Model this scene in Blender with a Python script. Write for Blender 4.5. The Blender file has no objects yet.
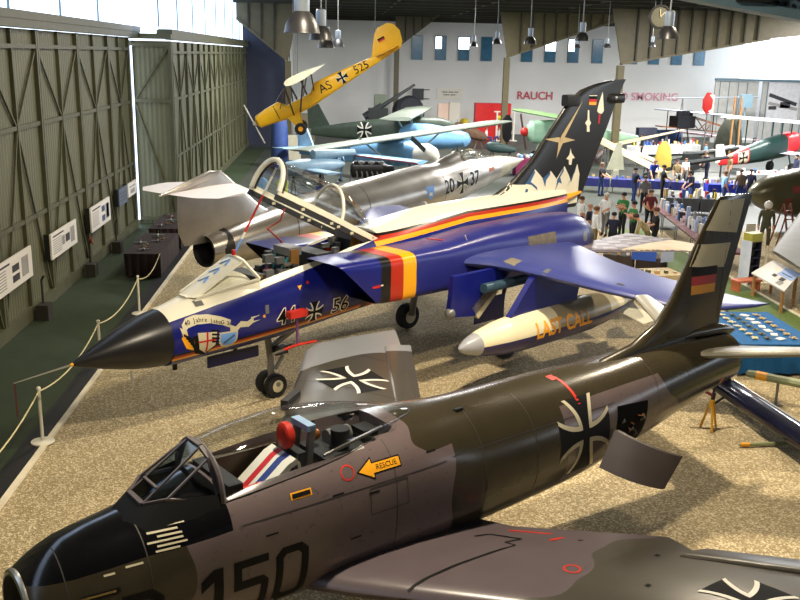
import bpy, bmesh, math, random
from mathutils import Vector, Matrix
from mathutils.bvhtree import BVHTree
R = math.radians
random.seed(7)
scene = bpy.context.scene
col = scene.collection
PI = math.pi

# ------------------------------------------------------------------ materials
def lin(c):
    return tuple((x / 12.92 if x <= .04045 else ((x + .055) / 1.055) ** 2.4) for x in [v / 255 for v in c])

class NT:
    """tiny node helper"""
    def __init__(s, m):
        s.m = m; s.t = m.node_tree; s.n = s.t.nodes; s.l = s.t.links
        s.bsdf = s.n['Principled BSDF']
        tc = s.n.new('ShaderNodeTexCoord'); s.obj = tc.outputs['Object']
        sp = s.n.new('ShaderNodeSeparateXYZ'); s.l.new(s.obj, sp.inputs[0])
        s.x, s.y, s.z = sp.outputs
    def _in(s, sock, v):
        if isinstance(v, (int, float)): sock.default_value = v
        else: s.l.new(v, sock)
    def math(s, op, a, b=0.0, c=0.0):
        n = s.n.new('ShaderNodeMath'); n.operation = op
        for i, v in enumerate((a, b, c)): s._in(n.inputs[i], v)
        return n.outputs[0]
    def step(s, a, b):          # 1 where a > b
        return s.math('GREATER_THAN', a, b)
    def mix(s, f, a, b):
        n = s.n.new('ShaderNodeMix'); n.data_type = 'RGBA'
        s._in(n.inputs[0], f)
        for k, v in ((6, a), (7, b)):
            if isinstance(v, tuple): n.inputs[k].default_value = lin(v) + (1,)
            else: s.l.new(v, n.inputs[k])
        return n.outputs[2]
    def noise(s, scale, detail=2, vec=None, rough=.5):
        n = s.n.new('ShaderNodeTexNoise'); n.inputs['Scale'].default_value = scale
        n.inputs['Detail'].default_value = detail; n.inputs['Roughness'].default_value = rough
        s.l.new(vec or s.obj, n.inputs['Vector'])
        return n.outputs['Fac']
    def bump(s, h, strength=.3, dist=.02):
        n = s.n.new('ShaderNodeBump'); n.inputs['Strength'].default_value = strength
        n.inputs['Distance'].default_value = dist
        s.l.new(h, n.inputs['Height']); s.l.new(n.outputs[0], s.bsdf.inputs['Normal'])
    def color(s, c): s.l.new(c, s.bsdf.inputs['Base Color'])

MATS = {}
def mat(name, c=(128, 128, 128), rough=.5, metal=0.0, var=.12, scale=3.0, emit=None, estr=0, bump=0, spec=.5):
    if name in MATS: return MATS[name]
    m = bpy.data.materials.new(name); m.use_nodes = True
    t = NT(m); b = t.bsdf
    b.inputs['Roughness'].default_value = rough; b.inputs['Metallic'].default_value = metal
    b.inputs['Specular IOR Level'].default_value = spec
    if var > 0:
        f = t.noise(scale, 3)
        lo = tuple(max(0, v * (1 - var)) for v in c); hi = tuple(min(255, v * (1 + var)) for v in c)
        t.color(t.mix(f, lo, hi))
        if bump: t.bump(t.noise(scale * 6, 2), bump, .01)
    else: b.inputs['Base Color'].default_value = lin(c) + (1,)
    if emit:
        b.inputs['Emission Color'].default_value = lin(emit) + (1,)
        b.inputs['Emission Strength'].default_value = estr
    MATS[name] = m
    return m

def glass(name, tint=(246, 249, 250), rough=.03, refl=.45):
    if name in MATS: return MATS[name]
    m = bpy.data.materials.new(name); m.use_nodes = True
    n = m.node_tree.nodes; l = m.node_tree.links
    n.remove(n['Principled BSDF'])
    tr = n.new('ShaderNodeBsdfTransparent'); tr.inputs[0].default_value = lin(tint) + (1,)
    gl = n.new('ShaderNodeBsdfGlossy'); gl.inputs['Roughness'].default_value = rough
    fr = n.new('ShaderNodeFresnel'); fr.inputs[0].default_value = 1.45
    mm = n.new('ShaderNodeMath'); mm.operation = 'MULTIPLY_ADD'; mm.inputs[1].default_value = refl; mm.inputs[2].default_value = .03
    l.new(fr.outputs[0], mm.inputs[0])
    mx = n.new('ShaderNodeMixShader'); l.new(mm.outputs[0], mx.inputs[0]); l.new(tr.outputs[0], mx.inputs[1]); l.new(gl.outputs[0], mx.inputs[2])
    l.new(mx.outputs[0], n['Material Output'].inputs[0])
    MATS[name] = m
    return m

# ------------------------------------------------------------------ mesh builder
class MB:
    def __init__(s, *mats): s.v = []; s.f = []; s.mi = []; s.m = list(mats)
    def slot(s, m):
        if m is None: return 0
        if m not in s.m: s.m.append(m)
        return s.m.index(m)
    def add(s, vs, fs, m=None, M=None):
        k = len(s.v); i = s.slot(m)
        s.v += [(M @ Vector(p)) if M else Vector(p) for p in vs]
        s.f += [tuple(k + j for j in f) for f in fs]; s.mi += [i] * len(fs)
        return s
    def merge(s, o, M=None):
        k = len(s.v); s.v += [(M @ p) if M else p.copy() for p in o.v]
        for f, i in zip(o.f, o.mi):
            s.f.append(tuple(k + j for j in f)); s.mi.append(s.slot(o.m[i]) if o.m else 0)
        return s
    def rings(s, rs, m=None, cap0=True, cap1=True, closed=True, M=None):
        n = len(rs[0]); vs = [p for r in rs for p in r]; fs = []
        for i in range(len(rs) - 1):
            for j in range(n if closed else n - 1):
                a = i * n + j; b = i * n + (j + 1) % n
                fs.append((a, b, b + n, a + n))
        if cap0: fs.append(tuple(range(n - 1, -1, -1)))
        if cap1: fs.append(tuple(range((len(rs) - 1) * n, len(rs) * n)))
        return s.add(vs, fs, m, M)
    def box(s, c, d, m=None, M=None, rz=0):
        x, y, z = [q / 2 for q in d]
        T = Matrix.Translation(c) @ Matrix.Rotation(rz, 4, 'Z')
        if M: T = M @ T
        vs = [(i * x, j * y, k * z) for i in (-1, 1) for j in (-1, 1) for k in (-1, 1)]
        return s.add(vs, [(0, 1, 3, 2), (4, 6, 7, 5), (0, 4, 5, 1), (2, 3, 7, 6), (0, 2, 6, 4), (1, 5, 7, 3)], m, T)
    def prism(s, pts, d, m=None, M=None):
        """pts: 3D polygon, extruded along vector d"""
        n = len(pts); d = Vector(d); vs = [Vector(p) for p in pts] + [Vector(p) + d for p in pts]
        fs = [tuple(range(n - 1, -1, -1)), tuple(range(n, 2 * n))] + [(i, (i + 1) % n, n + (i + 1) % n, n + i) for i in range(n)]
        return s.add(vs, fs, m, M)
    def tube(s, pts, r, m=None, n=8, M=None, cap=True):
        pts = [Vector(p) for p in pts]; rs = r if isinstance(r, (list, tuple)) else [r] * len(pts)
        out = []; up = None
        for i, p in enumerate(pts):
            t = (pts[min(i + 1, len(pts) - 1)] - pts[max(i - 1, 0)]).normalized()
            if up is None: up = Vector((0, 0, 1)) if abs(t.z) < .9 else Vector((1, 0, 0))
            a = t.cross(up).normalized(); b = a.cross(t).normalized(); up = b
            out.append([p + (a * math.cos(2 * PI * k / n) + b * math.sin(2 * PI * k / n)) * rs[i] for k in range(n)])
        return s.rings(out, m, cap, cap, M=M)
    def bar(s, a, b, w, h, m=None, up=(0, 0, 1)):
        a = Vector(a); b = Vector(b); t = (b - a).normalized(); up = Vector(up)
        if abs(t.dot(up)) > .95: up = Vector((1, 0, 0))
        x = t.cross(up).normalized(); y = x.cross(t).normalized()
        r = lambda p: [p + x * i * w / 2 + y * j * h / 2 for i, j in ((-1, -1), (1, -1), (1, 1), (-1, 1))]
        return s.rings([r(a), r(b)], m)
    def lathe(s, prof, m=None, n=24, M=None, axis='z'):
        """prof: (r, h)"""
        rs = []
        for r, hh in prof:
            rs.append([(r * math.cos(2 * PI * k / n), r * math.sin(2 * PI * k / n), hh) if axis == 'z' else (hh, r * math.cos(2 * PI * k / n), r * math.sin(2 * PI * k / n)) for k in range(n)])
        return s.rings(rs, m, M=M)
    def ball(s, c, r, m=None, n=12, sc=(1, 1, 1)):
        prof = [(max(1e-3, math.sin(PI * i / (n // 2))) * r, -math.cos(PI * i / (n // 2)) * r) for i in range(n // 2 + 1)]
        return s.lathe(prof, m, n, Matrix.Translation(c) @ Matrix.Diagonal((*sc, 1)))
    def bvh(s): return BVHTree.FromPolygons([tuple(p) for p in s.v], s.f)
    def build(s, name, parent=None, angle=35, m=None, loc=None):
        me = bpy.data.meshes.new(name)
        me.from_pydata([tuple(p) for p in s.v], [], s.f)
        if m: s.m = [m]; s.mi = [0] * len(s.f)
        for q in s.m: me.materials.append(q)
        me.polygons.foreach_set('material_index', s.mi)
        bm = bmesh.new(); bm.from_mesh(me)
        bmesh.ops.remove_doubles(bm, verts=bm.verts, dist=1e-5)
        bmesh.ops.recalc_face_normals(bm, faces=bm.faces)
        bm.to_mesh(me); bm.free()
        me.polygons.foreach_set('use_smooth', [True] * len(me.polygons))
        me.set_sharp_from_angle(angle=R(angle))
        me.update()
        o = bpy.data.objects.new(name, me); col.objects.link(o)
        if parent: o.parent = parent
        if loc: o.location = loc
        return o

def empty(name, loc=(0, 0, 0), rz=0, ry=0):
    o = bpy.data.objects.new(name, None); col.objects.link(o); o.empty_display_size = .3
    o.location = loc; o.rotation_euler = (0, ry, rz); return o
def tag(o, label, cat, group=None, kind=None):
    o['label'] = label; o['category'] = cat
    if group: o['group'] = group
    if kind: o['kind'] = kind
    return o
def struct(o): o['kind'] = 'structure'; return o
def clone(o, parent=None):
    c = o.copy(); col.objects.link(c)
    if parent: c.parent = parent; c.matrix_parent_inverse = o.matrix_parent_inverse
    for ch in list(o.children): clone(ch, c)
    return c

# ------------------------------------------------------------------ shape helpers
def interp(tab, s):
    if s <= tab[0][0]: return tab[0][1:]
    for a, b in zip(tab, tab[1:]):
        if s <= b[0]:
            t = (s - a[0]) / (b[0] - a[0])
            return tuple(p + (q - p) * t for p, q in zip(a[1:], b[1:]))
    return tab[-1][1:]
def smooth_tab(tab, s):
    """Catmull-Rom (monotone enough for fuselage profiles)"""
    if s <= tab[0][0]: return tab[0][1:]
    for i in range(len(tab) - 1):
        a, b = tab[i], tab[i + 1]
        if s <= b[0]:
            h = b[0] - a[0]; t = (s - a[0]) / h; out = []
            p = tab[i - 1] if i > 0 else None; q = tab[i + 2] if i + 2 < len(tab) else None
            for k in range(1, len(a)):
                d = (b[k] - a[k]) / h
                def lim(d0, d1): return 0 if d0 * d1 <= 0 else 2 * d0 * d1 / (d0 + d1)
                m0 = lim(d, (a[k] - p[k]) / (a[0] - p[0])) if p else d
                m1 = lim(d, (q[k] - b[k]) / (q[0] - b[0])) if q else d
                t2, t3 = t * t, t * t * t
                out.append((2 * t3 - 3 * t2 + 1) * a[k] + (t3 - 2 * t2 + t) * h * m0 + (-2 * t3 + 3 * t2) * b[k] + (t3 - t2) * h * m1)
            return tuple(out)
    return tab[-1][1:]
def sring(s, yc, zc, w, ht, hb, et, eb, n=48):
    """superellipse ring at station s (x=-s)"""
    out = []
    for k in range(n):
        a = 2 * PI * k / n - PI / 2; c, q = math.cos(a), math.sin(a); e = et if q > 0 else eb
        y = w * math.copysign(abs(c) ** (2 / e), c); z = (ht if q > 0 else hb) * math.copysign(abs(q) ** (2 / e), q)
        out.append((-s, yc + y, zc + z))
    return out
FOIL = [(0, 0), (.012, .36), (.05, .68), (.12, .9), (.28, 1), (.5, .86), (.75, .48), (1, .03)]
def foil_ring(le, te, th, up=(0, 0, 1)):
    """airfoil loop between LE and TE points; th = max thickness"""
    le = Vector(le); te = Vector(te); up = Vector(up); out = []
    for t, y in FOIL: out.append(le.lerp(te, t) + up * y * th / 2)
    for t, y in reversed(FOIL[1:]): out.append(le.lerp(te, t) - up * y * th / 2)
    return out
def wing(mb, secs, m=None, up=(0, 0, 1)):
    mb.rings([foil_ring(a, b, t, up) for a, b, t in secs], m)
def grid_poly(polys, e):
    """list of 2D polygons -> (verts, faces) triangulated and refined to edge length e"""
    bm = bmesh.new()
    for p in polys:
        vs = [bm.verts.new((x, y, 0)) for x, y in p]
        try: bm.faces.new(vs)
        except ValueError: pass
    return _refine(bm, e)
def _refine(bm, e):
    bmesh.ops.triangulate(bm, faces=bm.faces)
    for _ in range(6):
        es = [x for x in bm.edges if x.calc_length() > e]
        if not es: break
        bmesh.ops.subdivide_edges(bm, edges=es, cuts=1)
        bmesh.ops.triangulate(bm, faces=bm.faces)
    bm.verts.index_update()
    r = [tuple(v.co[:2]) for v in bm.verts], [tuple(v.index for v in f.verts) for f in bm.faces]
    bm.free(); return r
def text2d(txt, size, e, bold=0.0, sx=1.0):
    cu = bpy.data.curves.new('t', 'FONT'); cu.body = txt; cu.size = size; cu.align_x = 'CENTER'; cu.align_y = 'CENTER'
    cu.offset = bold; cu.resolution_u = 3; cu.fill_mode = 'FRONT'
    ob = bpy.data.objects.new('t', cu); me = ob.to_mesh()
    bm = bmesh.new(); bm.from_mesh(me); ob.to_mesh_clear()
    bpy.data.objects.remove(ob); bpy.data.curves.remove(cu)
    for v in bm.verts: v.co.x *= sx; v.co.z = 0
    bmesh.ops.remove_doubles(bm, verts=bm.verts, dist=1e-5)
    return _refine(bm, e)
def decal(mb, bvh, g, o, U, V, N, m, off=.004, far=4.0):
    """project 2D geometry g (verts, faces) along -N onto bvh and append to mb"""
    o = Vector(o); U = Vector(U); V = Vector(V); N = Vector(N).normalized(); vs = []; ok = []
    for x, y in g[0]:
        p = o + U * x + V * y
        hit, nn, _, _ = bvh.ray_cast(p + N * far, -N, far * 2)
        if hit is None: vs.append(p); ok.append(False)
        else:
            if nn.dot(N) < 0: nn = -nn
            vs.append(hit + (nn * .7 + N * .3).normalized() * off); ok.append(True)
    fs = [f for f in g[1] if all(ok[i] for i in f)]
    mb.add(vs, fs, m)
def rect(w, h, cx=0, cy=0): return [(cx - w / 2, cy - h / 2), (cx + w / 2, cy - h / 2), (cx + w / 2, cy + h / 2), (cx - w / 2, cy + h / 2)]
def disc(r, n=20, cx=0, cy=0): return [(cx + r * math.cos(2 * PI * k / n), cy + r * math.sin(2 * PI * k / n)) for k in range(n)]
def ringp(r0, r1, n=20, cx=0, cy=0):
    a, b = disc(r0, n, cx, cy), disc(r1, n, cx, cy)
    return [[a[k], a[(k + 1) % n], b[(k + 1) % n], b[k]] for k in range(n)]
def cross_polys(S, a=.13, b=.44, wd=.13, p=2.2, n=8):
    """iron cross of half size S -> (black polys, white polys)"""
    bl, wh = [rect(2 * a * S, 2 * a * S)], []
    ed = [(a + (1 - a) * i / n, a + (b - a) * (i / n) ** p) for i in range(n + 1)]
    for k in range(4):
        c, s = round(math.cos(k * PI / 2)), round(math.sin(k * PI / 2))
        T = lambda x, y: (S * (x * c - y * s), S * (x * s + y * c))
        for i in range(n):
            (x0, y0), (x1, y1) = ed[i], ed[i + 1]
            bl.append([T(x0, -y0), T(x1, -y1), T(x1, y1), T(x0, y0)])
            for g in (1, -1):
                xa, xb = max(x0, y0 if i else a), x1
                wh.append([T(xa, g * y0), T(xb, g * y1), T(xb, g * (y1 + wd)), T(max(xa, a + 0 * wd), g * (y0 + wd))])
    return bl, wh
EXPOSURE = 0.0
WIN_L = 2.6; WIN_R = 4.5
LAMPS = [(0.6, 9.2, 1050, .45), (4.8, 15.6, 1200, .45), (10.5, 22, 820, .5), (-2.2, 25, 450, .5)]  # last entry is a fill added to brighten the bare metal jet's tail
# ------------------------------------------------------------------ camera
def setup_camera():
    f, pitch, roll, yaw, h = 930.0, math.atan(244.6 / 930), R(1.2), R(4.171572), 6.75
    cp, sp, cy, sy = math.cos(pitch), math.sin(pitch), math.cos(yaw), math.sin(yaw)
    F = Vector((sy * cp, cy * cp, -sp)); Rt = Vector((cy, -sy, 0)); U = Rt.cross(F)
    R2 = Rt * math.cos(roll) + U * math.sin(roll); U2 = -Rt * math.sin(roll) + U * math.cos(roll)
    cd = bpy.data.cameras.new('camera'); co = bpy.data.objects.new('camera', cd); col.objects.link(co)
    M = Matrix((R2, U2, -F)).transposed().to_4x4(); M.translation = Vector((0, 0, h))
    co.matrix_world = M; cd.sensor_fit = 'HORIZONTAL'; cd.sensor_width = 36; cd.lens = f / 800 * 36
    cd.clip_start = .1; cd.clip_end = 500
    scene.camera = co
setup_camera()
vs = scene.view_settings
vs.view_transform = 'Standard'; vs.look = 'None'; vs.exposure = EXPOSURE; vs.gamma = 1.0; vs.use_curve_mapping = False
w = bpy.data.worlds.new('world'); scene.world = w; w.use_nodes = True
w.node_tree.nodes['Background'].inputs[0].default_value = (.75, .85, 1, 1)
w.node_tree.nodes['Background'].inputs[1].default_value = 3.0
scene.cycles.max_bounces = 6; scene.cycles.transparent_max_bounces = 12
scene.cycles.use_denoising = True; scene.cycles.sample_clamp_indirect = 6.0

# ------------------------------------------------------------------ setting materials
def m_corr():
    m = mat('corrugated olive', (112, 114, 86), .55, var=0); t = NT(m)
    st = t.noise(.6, 4); g = t.math('SINE', t.math('MULTIPLY', t.math('ADD', t.x, t.y), 34.0))
    c = t.mix(st, (84, 84, 58), (106, 106, 80)); c2 = t.mix(t.math('MULTIPLY', t.math('ADD', g, 1.0), .2), c, (72, 74, 52))
    t.color(c2); t.bump(g, .3, .02); return m
def m_gravel():
    m = mat('tan gravel', (178, 150, 98), .9, var=0); t = NT(m)
    v = t.n.new('ShaderNodeTexVoronoi'); v.inputs['Scale'].default_value = 38; t.l.new(t.obj, v.inputs['Vector'])
    n1 = t.noise(.5, 3); n2 = t.noise(9, 4, rough=.75)
    base = t.mix(n1, (172, 154, 114), (190, 174, 136))
    sp = t.n.new('ShaderNodeSeparateColor'); t.l.new(v.outputs['Color'], sp.inputs[0])
    k = t.mix(t.math('MULTIPLY', sp.outputs[0], .8), base, (128, 110, 76))
    k2 = t.mix(t.math('MULTIPLY', t.step(sp.outputs[1], .72), .7), k, (228, 212, 176))
    k3 = t.mix(t.math('MULTIPLY', t.step(n2, .58), .16), k2, (92, 78, 54))
    t.color(k3); t.bump(v.outputs['Distance'], .5, .04); return m
def m_floor():
    m = mat('grey concrete floor', (96, 100, 88), .5, var=0); t = NT(m)
    t.color(t.mix(t.noise(.4, 4), (46, 50, 44), (66, 70, 62))); return m
def m_back():
    m = mat('white painted wall', (226, 226, 222), .7, var=0); t = NT(m)
    c = t.mix(t.noise(.25, 3), (214, 214, 212), (236, 236, 232)); t.color(c); return m
CORR, GRAVEL, FLOOR, WHITEW = m_corr(), m_gravel(), m_floor(), m_back()
GREEN = mat('dark green walkway', (36, 50, 26), .7, var=.2, scale=2)
GREEN2 = mat('green felt strip', (92, 112, 52), .85, var=.15, scale=6)
KERB = mat('pale kerb', (225, 215, 190), .7)
FRAME = mat('olive steel frame', (80, 80, 58), .5, var=.15)
DARKST = mat('dark roof steel', (44, 41, 28), .6, var=.15)
RIB = mat('brown ribbed steel', (92, 84, 58), .5, var=.12)
CEIL = mat('dark roof lining', (104, 98, 66), .8, var=.2, scale=1)
NAVY = mat('dark blue end wall', (46, 52, 72), .7, var=.1)
PANE = mat('frosted daylight pane', (240, 245, 250), .5, var=0, emit=(196, 220, 255), estr=WIN_L)
PANER = mat('frosted daylight pane right', (240, 245, 250), .5, var=0, emit=(232, 242, 255), estr=WIN_R)
PBLUE = mat('blue tinted window glass', (60, 110, 140), .2, var=.2, scale=2)
PSUN = mat('sunlit window glass', (240, 250, 250), .3, var=0, emit=(235, 248, 255), estr=6.0)
STEELB = mat('blue grey painted steel', (98, 124, 136), .4, var=.1)
DARK = mat('near black', (22, 22, 24), .6, var=.1)

# ------------------------------------------------------------------ floor
b = MB(FLOOR); b.box((24, 42, -.154), (68, 108, .3)); struct(b.build('floor'))
b = MB(GREEN); b.box((-7.0, 30, -.01), (3.9, 76, .024)); o = struct(b.build('floor_green_walkway')); o.name = 'floor_walkway'
b = MB(GRAVEL); b.box((2.95, 14.5, -.012), (15.9, 45, .024)); b.box((15.5, 18.0, -.012), (5.4, 38, .024))
tag(b.build('gravel_bed'), 'tan gravel bed that the jets stand on beside the green walkway', 'gravel', kind='stuff')
b = MB(KERB); b.box((-5.05, 14.5, .03), (.09, 45, .06)); o = struct(b.build('trim_1'))
b = MB(DARK); b.box((-5.28, 14.5, .015), (.36, 45, .03)); o = struct(b.build('trim_2'))
b = MB(GREEN2); b.box((11.85, 18, .012), (1.75, 38, .03)); struct(b.build('floor_green_strip')).name = 'floor_strip'
b = MB(KERB); b.box((12.78, 18, .025), (.1, 38, .05)); struct(b.build('trim_3'))

# ------------------------------------------------------------------ left wall: sliding hangar leaves
WX = -7.75
def leaf(x, y0, y1, zt, name='door_1'):
    """one sliding leaf in the plane X = x facing +X"""
    b = MB(CORR); b.box((x - .06, (y0 + y1) / 2, zt / 2 + .05), (.06, y1 - y0 - .04, zt - .1))
    o = struct(b.build(name))
    ym = (y0 + y1) / 2
    def part(n, build):
        q = MB(FRAME); build(q); q.build(n, o)
    for i, yy in enumerate((y0 + .07, ym, y1 - .07)):
        part('post', lambda q: q.box((x + .02, yy, zt / 2), (.12 if i != 1 else .08, .11 if i != 1 else .07, zt)))
    for z in (4.84, 2.54): part('rail', lambda q: q.box((x + .0, ym, z), (.09, y1 - y0, .11)))
    part('rail', lambda q: q.box((x + .02, ym, zt - .42), (.1, y1 - y0, .1)))
    part('rail', lambda q: q.box((x + .02, ym, .2), (.14, y1 - y0, .34)))
    for a, c in (((y0, zt - .4), (ym, 4.84)), ((y1, zt - .4), (ym, 4.84)), ((ym, 4.84), (y0 + .1, .3)), ((ym, 4.84), (y1 - .1, .3))):
        part('brace', lambda q: q.bar((x + .02, a[0], a[1]), (x + .02, c[0], c[1]), .05, .05))
    return o
ys = [2.1 + 3.9 * i for i in range(10)]
for i, y in enumerate(ys[:-1]): leaf(WX, y, min(y + 3.9, 36.6), 7.2)
for y in [38.6 + 3.9 * i for i in range(9)]: leaf(-6.5, y, y + 3.9, 7.1)
b = MB(CORR); b.box((WX - .1, -3.5, 3.6), (.1, 11, 7.2)); struct(b.build('wall_left'))
# the folded return leaf that faces the camera
b = MB(CORR); b.box((-7.1, 37.75, 3.55), (1.5, .06, 7.1)); o = struct(b.build('door_2'))
for z in (.2, 4.84, 6.95): q = MB(FRAME); q.box((-7.1, 37.68, z), (1.5, .1, .14)); q.build('rail', o)
for x in (-7.85, -6.36): q = MB(FRAME); q.box((x, 37.68, 3.55), (.12, .12, 7.1)); q.build('post', o)
for a, c in (((-6.4, 6.9), (-7.8, 4.84)), ((-7.8, 4.84), (-6.4, .3))): q = MB(FRAME); q.bar((a[0], 37.68, a[1]), (c[0], 37.68, c[1]), .08, .06); q.build('brace', o)
# bright slit of daylight between the leaves
b = MB(PANE); b.box((WX + .1, 36.78, 3.6), (.03, .22, 6.6)); struct(b.build('window_1'))
# head beam and daylight band above
b = MB(FRAME)
b.box((WX + .05, 15, 7.32), (.34, 46, .2)); b.box((-6.45, 55, 7.25), (.3, 34, .2)); b.box((-7.1, 37.8, 7.27), (1.6, .3, .2))
b.box((WX - .1, 15, 7.52), (.7, 46, .2)); b.box((-6.6, 55, 7.45), (.6, 34, .2)); struct(b.build('trim_4'))
b = MB(PANE); b.box((WX - .3, 15, 9.0), (.04, 46, 2.76)); b.box((-6.85, 55.3, 8.9), (.04, 35, 2.76)); struct(o2 := b.build('window_2'))
for y in [2 + 4.5 * i for i in range(16)]:
    q = MB(STEELB); q.box((WX - .25 if y < 38 else -6.8, y, 9.0), (.05, .07, 2.76)); q.build('mullion', o2)

# ------------------------------------------------------------------ back walls
b = MB(NAVY); b.box((-5.0, 71, 5), (3.4, .3, 10)); struct(b.build('wall_back_left'))
YB = 85.0
b = MB(WHITEW); b.box((22, YB + .2, 5), (52, .3, 10.4))
struct(b.build('wall_back'))
b = MB(WHITEW); b.box((-3.5, 78, 5), (.3, 14.4, 10)); struct(b.build('wall_side'))
def bwin(x, sun=0, x2=None):
    o = MB(STEELB); o.box((x, YB, 7.45), (1.02, .12, 2.1)); o = struct(o.build('window_3'))
    q = MB(PBLUE); q.box((x, YB - .06, 7.45), (.9, .06, 1.98)); q.build('pane', o)
    if sun: q = MB(PSUN); q.box((x + (0 if sun == 1 else -.2), YB - .08, 7.9), (.9 if sun == 1 else .5, .06, 1.0)); q.build('sunlit_pane', o)
for x, s in ((7.25, 0), (9.35, 2), (11.4, 1), (13.45, 0), (17.1, 0), (19.2, 1), (21.3, 2), (23.5, 0), (26.7, 0), (28.7, 0), (30.8, 0), (32.9, 0)): bwin(x, s)
# right end: grey sliding doors with a blown out daylight band above
DOORG = mat('pale grey plank door', (176, 176, 172), .6, var=.08)
for i, (x0, x1) in enumerate(((32.4, 36.2), (36.6, 41.6), (41.7, 46.0))):
    o = MB(DOORG); o.box(((x0 + x1) / 2, 79.5, 2.6), (x1 - x0, .2, 5.2)); o = struct(o.build('door_3'))
    for k in range(int((x1 - x0) / .8)): q = MB(STEELB); q.box((x0 + .4 + .8 * k, 79.37, 2.6), (.05, .05, 5.1)); q.build('batten', o)
b = MB(STEELB); b.box((39.3, 79.3, 5.32), (14, .3, .2)); struct(b.build('trim_5'))
b = MB(PANER); b.box((41.3, 79.5, 7.6), (13.5, .1, 4.4)); struct(b.build('window_4'))
b = MB(WHITEW); b.box((56, 36, 5), (.3, 92, 10.4)); struct(b.build('wall_right'))
b = MB(PANER); b.box((55.8, 40, 7.7), (.05, 78, 4.2)); struct(b.build('window_5'))
b = MB(mat('grey gallery wall', (120, 120, 112), .8)); b.box((24, -8.2, 5), (64, .3, 10.4)); struct(b.build('wall_gallery'))
# ------------------------------------------------------------------ roof and portal frames
b = MB(CEIL); b.box((24, 38, 10.35), (66, 94, .3)); struct(o := b.build('ceiling'))
q = MB(DARKST); q.box((22, 84.6, 10.0), (52, .5, .75)); q.build('fascia', o)
for y in range(42, 85, 4): q = MB(DARKST); q.box((24, y, 10.1), (64, .25, .3)); q.build('purlin', o)
for x in (4, 10, 16, 22, 28): q = MB(DARKST); q.box((x, 62, 10.15), (.16, 44, .2)); q.build('rafter', o)
def haunch(cx, y, zk, pts, cw=.42, ribs=9, name='column'):
    """portal frame: column plus ribbed web polygon (x, z)"""
    c = MB(RIB); c.box((cx, y, zk / 2), (cw, .5, zk)); o = struct(c.build('trim_6'))
    q = MB(RIB); q.prism([(x, y - .1, z) for x, z in pts], (0, .2, 0)); q.build('web', o)
    low = pts[:2]
    (xa, za), (xb, zb) = pts[0], pts[1]
    q = MB(RIB); q.bar((xa, y, za), (xb, y, zb), .5, .14); q.build('flange', o)
    for k in range(1, ribs):
        t = k / ribs; x = xa + (xb - xa) * t; z = za + (zb - za) * t
        q = MB(DARKST); q.box((x, y - .2, (z + 10.1) / 2), (.1, .14, 10.1 - z)); q.build('rib', o)
haunch(12.98, 72, 6.75, [(12.98, 6.8), (21.0, 9.55), (40, 9.9), (40, 10.2), (12.3, 10.2)], ribs=9)
haunch(18.75, 62, 6.4, [(18.75, 6.5), (28.6, 8.3), (34, 8.9), (34, 10.2), (17.9, 10.2)], ribs=11)
haunch(5.25, 82, 7.3, [(5.25, 7.4), (10.2, 11.2), (5.0, 11.2)], ribs=7)
haunch(-3.3, 68, 6.2, [(-3.3, 6.2), (-9.6, 11.2), (-3, 11.2), (-2.9, 8)], ribs=7)
# roof truss in the foreground, top right
b = MB(STEELB); b.bar((2.2, 14, 8.12), (13, 14, 6.52), .4, .13); o = struct(b.build('trim_7'))
q = MB(mat('pale blue steel web', (86, 110, 124), .5)); q.prism([(3, 14.05, 8.06), (13, 14.05, 6.58), (13, 14.05, 8.3), (3, 14.05, 9.4)], (0, .06, 0)); wb = q.build('web', o)
for k in range(70):
    x = 5.6 + (k // 2) * .125; z = 7.6 - (x - 5.6) * .148 + (.09 if k % 2 else .2) + .06
    q = MB(DARK); q.lathe([(.001, 0), (.028, 0), (.028, .02), (.001, .02)], n=8, M=Matrix.Translation((x + (.06 if k % 2 else 0), 14.04, z)) @ Matrix.Rotation(PI / 2, 4, 'X')); q.build('hole', wb)
q = MB(DARK); q.box((6.05, 13.9, 7.78), (.5, .4, .36)); q.build('gusset', o)

# ------------------------------------------------------------------ lamp light and added fill
def area(name, loc, size, power, c, rot=(0, 0, 0), sy=None, spread=180):
    l = bpy.data.lights.new(name, 'AREA'); l.energy = power; l.color = c; l.size = size
    if sy: l.shape = 'RECTANGLE'; l.size_y = sy
    l.spread = R(spread)
    o = bpy.data.objects.new(name, l); o.location = loc; o.rotation_euler = rot; col.objects.link(o); return o
WARM = (1, .86, .65)
for i, (x, y, p, sz) in enumerate(LAMPS): area('roof_and_fill_lamp', (x, y, 10.1), sz, p, WARM)
for x, y, p in ((1, 52, 3000), (13, 46, 4000), (23, 50, 4500), (34, 56, 5000), (8, 64, 3000), (28, 68, 4500), (0, 33, 700)): area('roof_and_fill_lamp_white', (x, y, 9.9), 2.5, p, (1, .98, .95))  # last entry is an added fill that brightens the hung yellow aircraft
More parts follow.
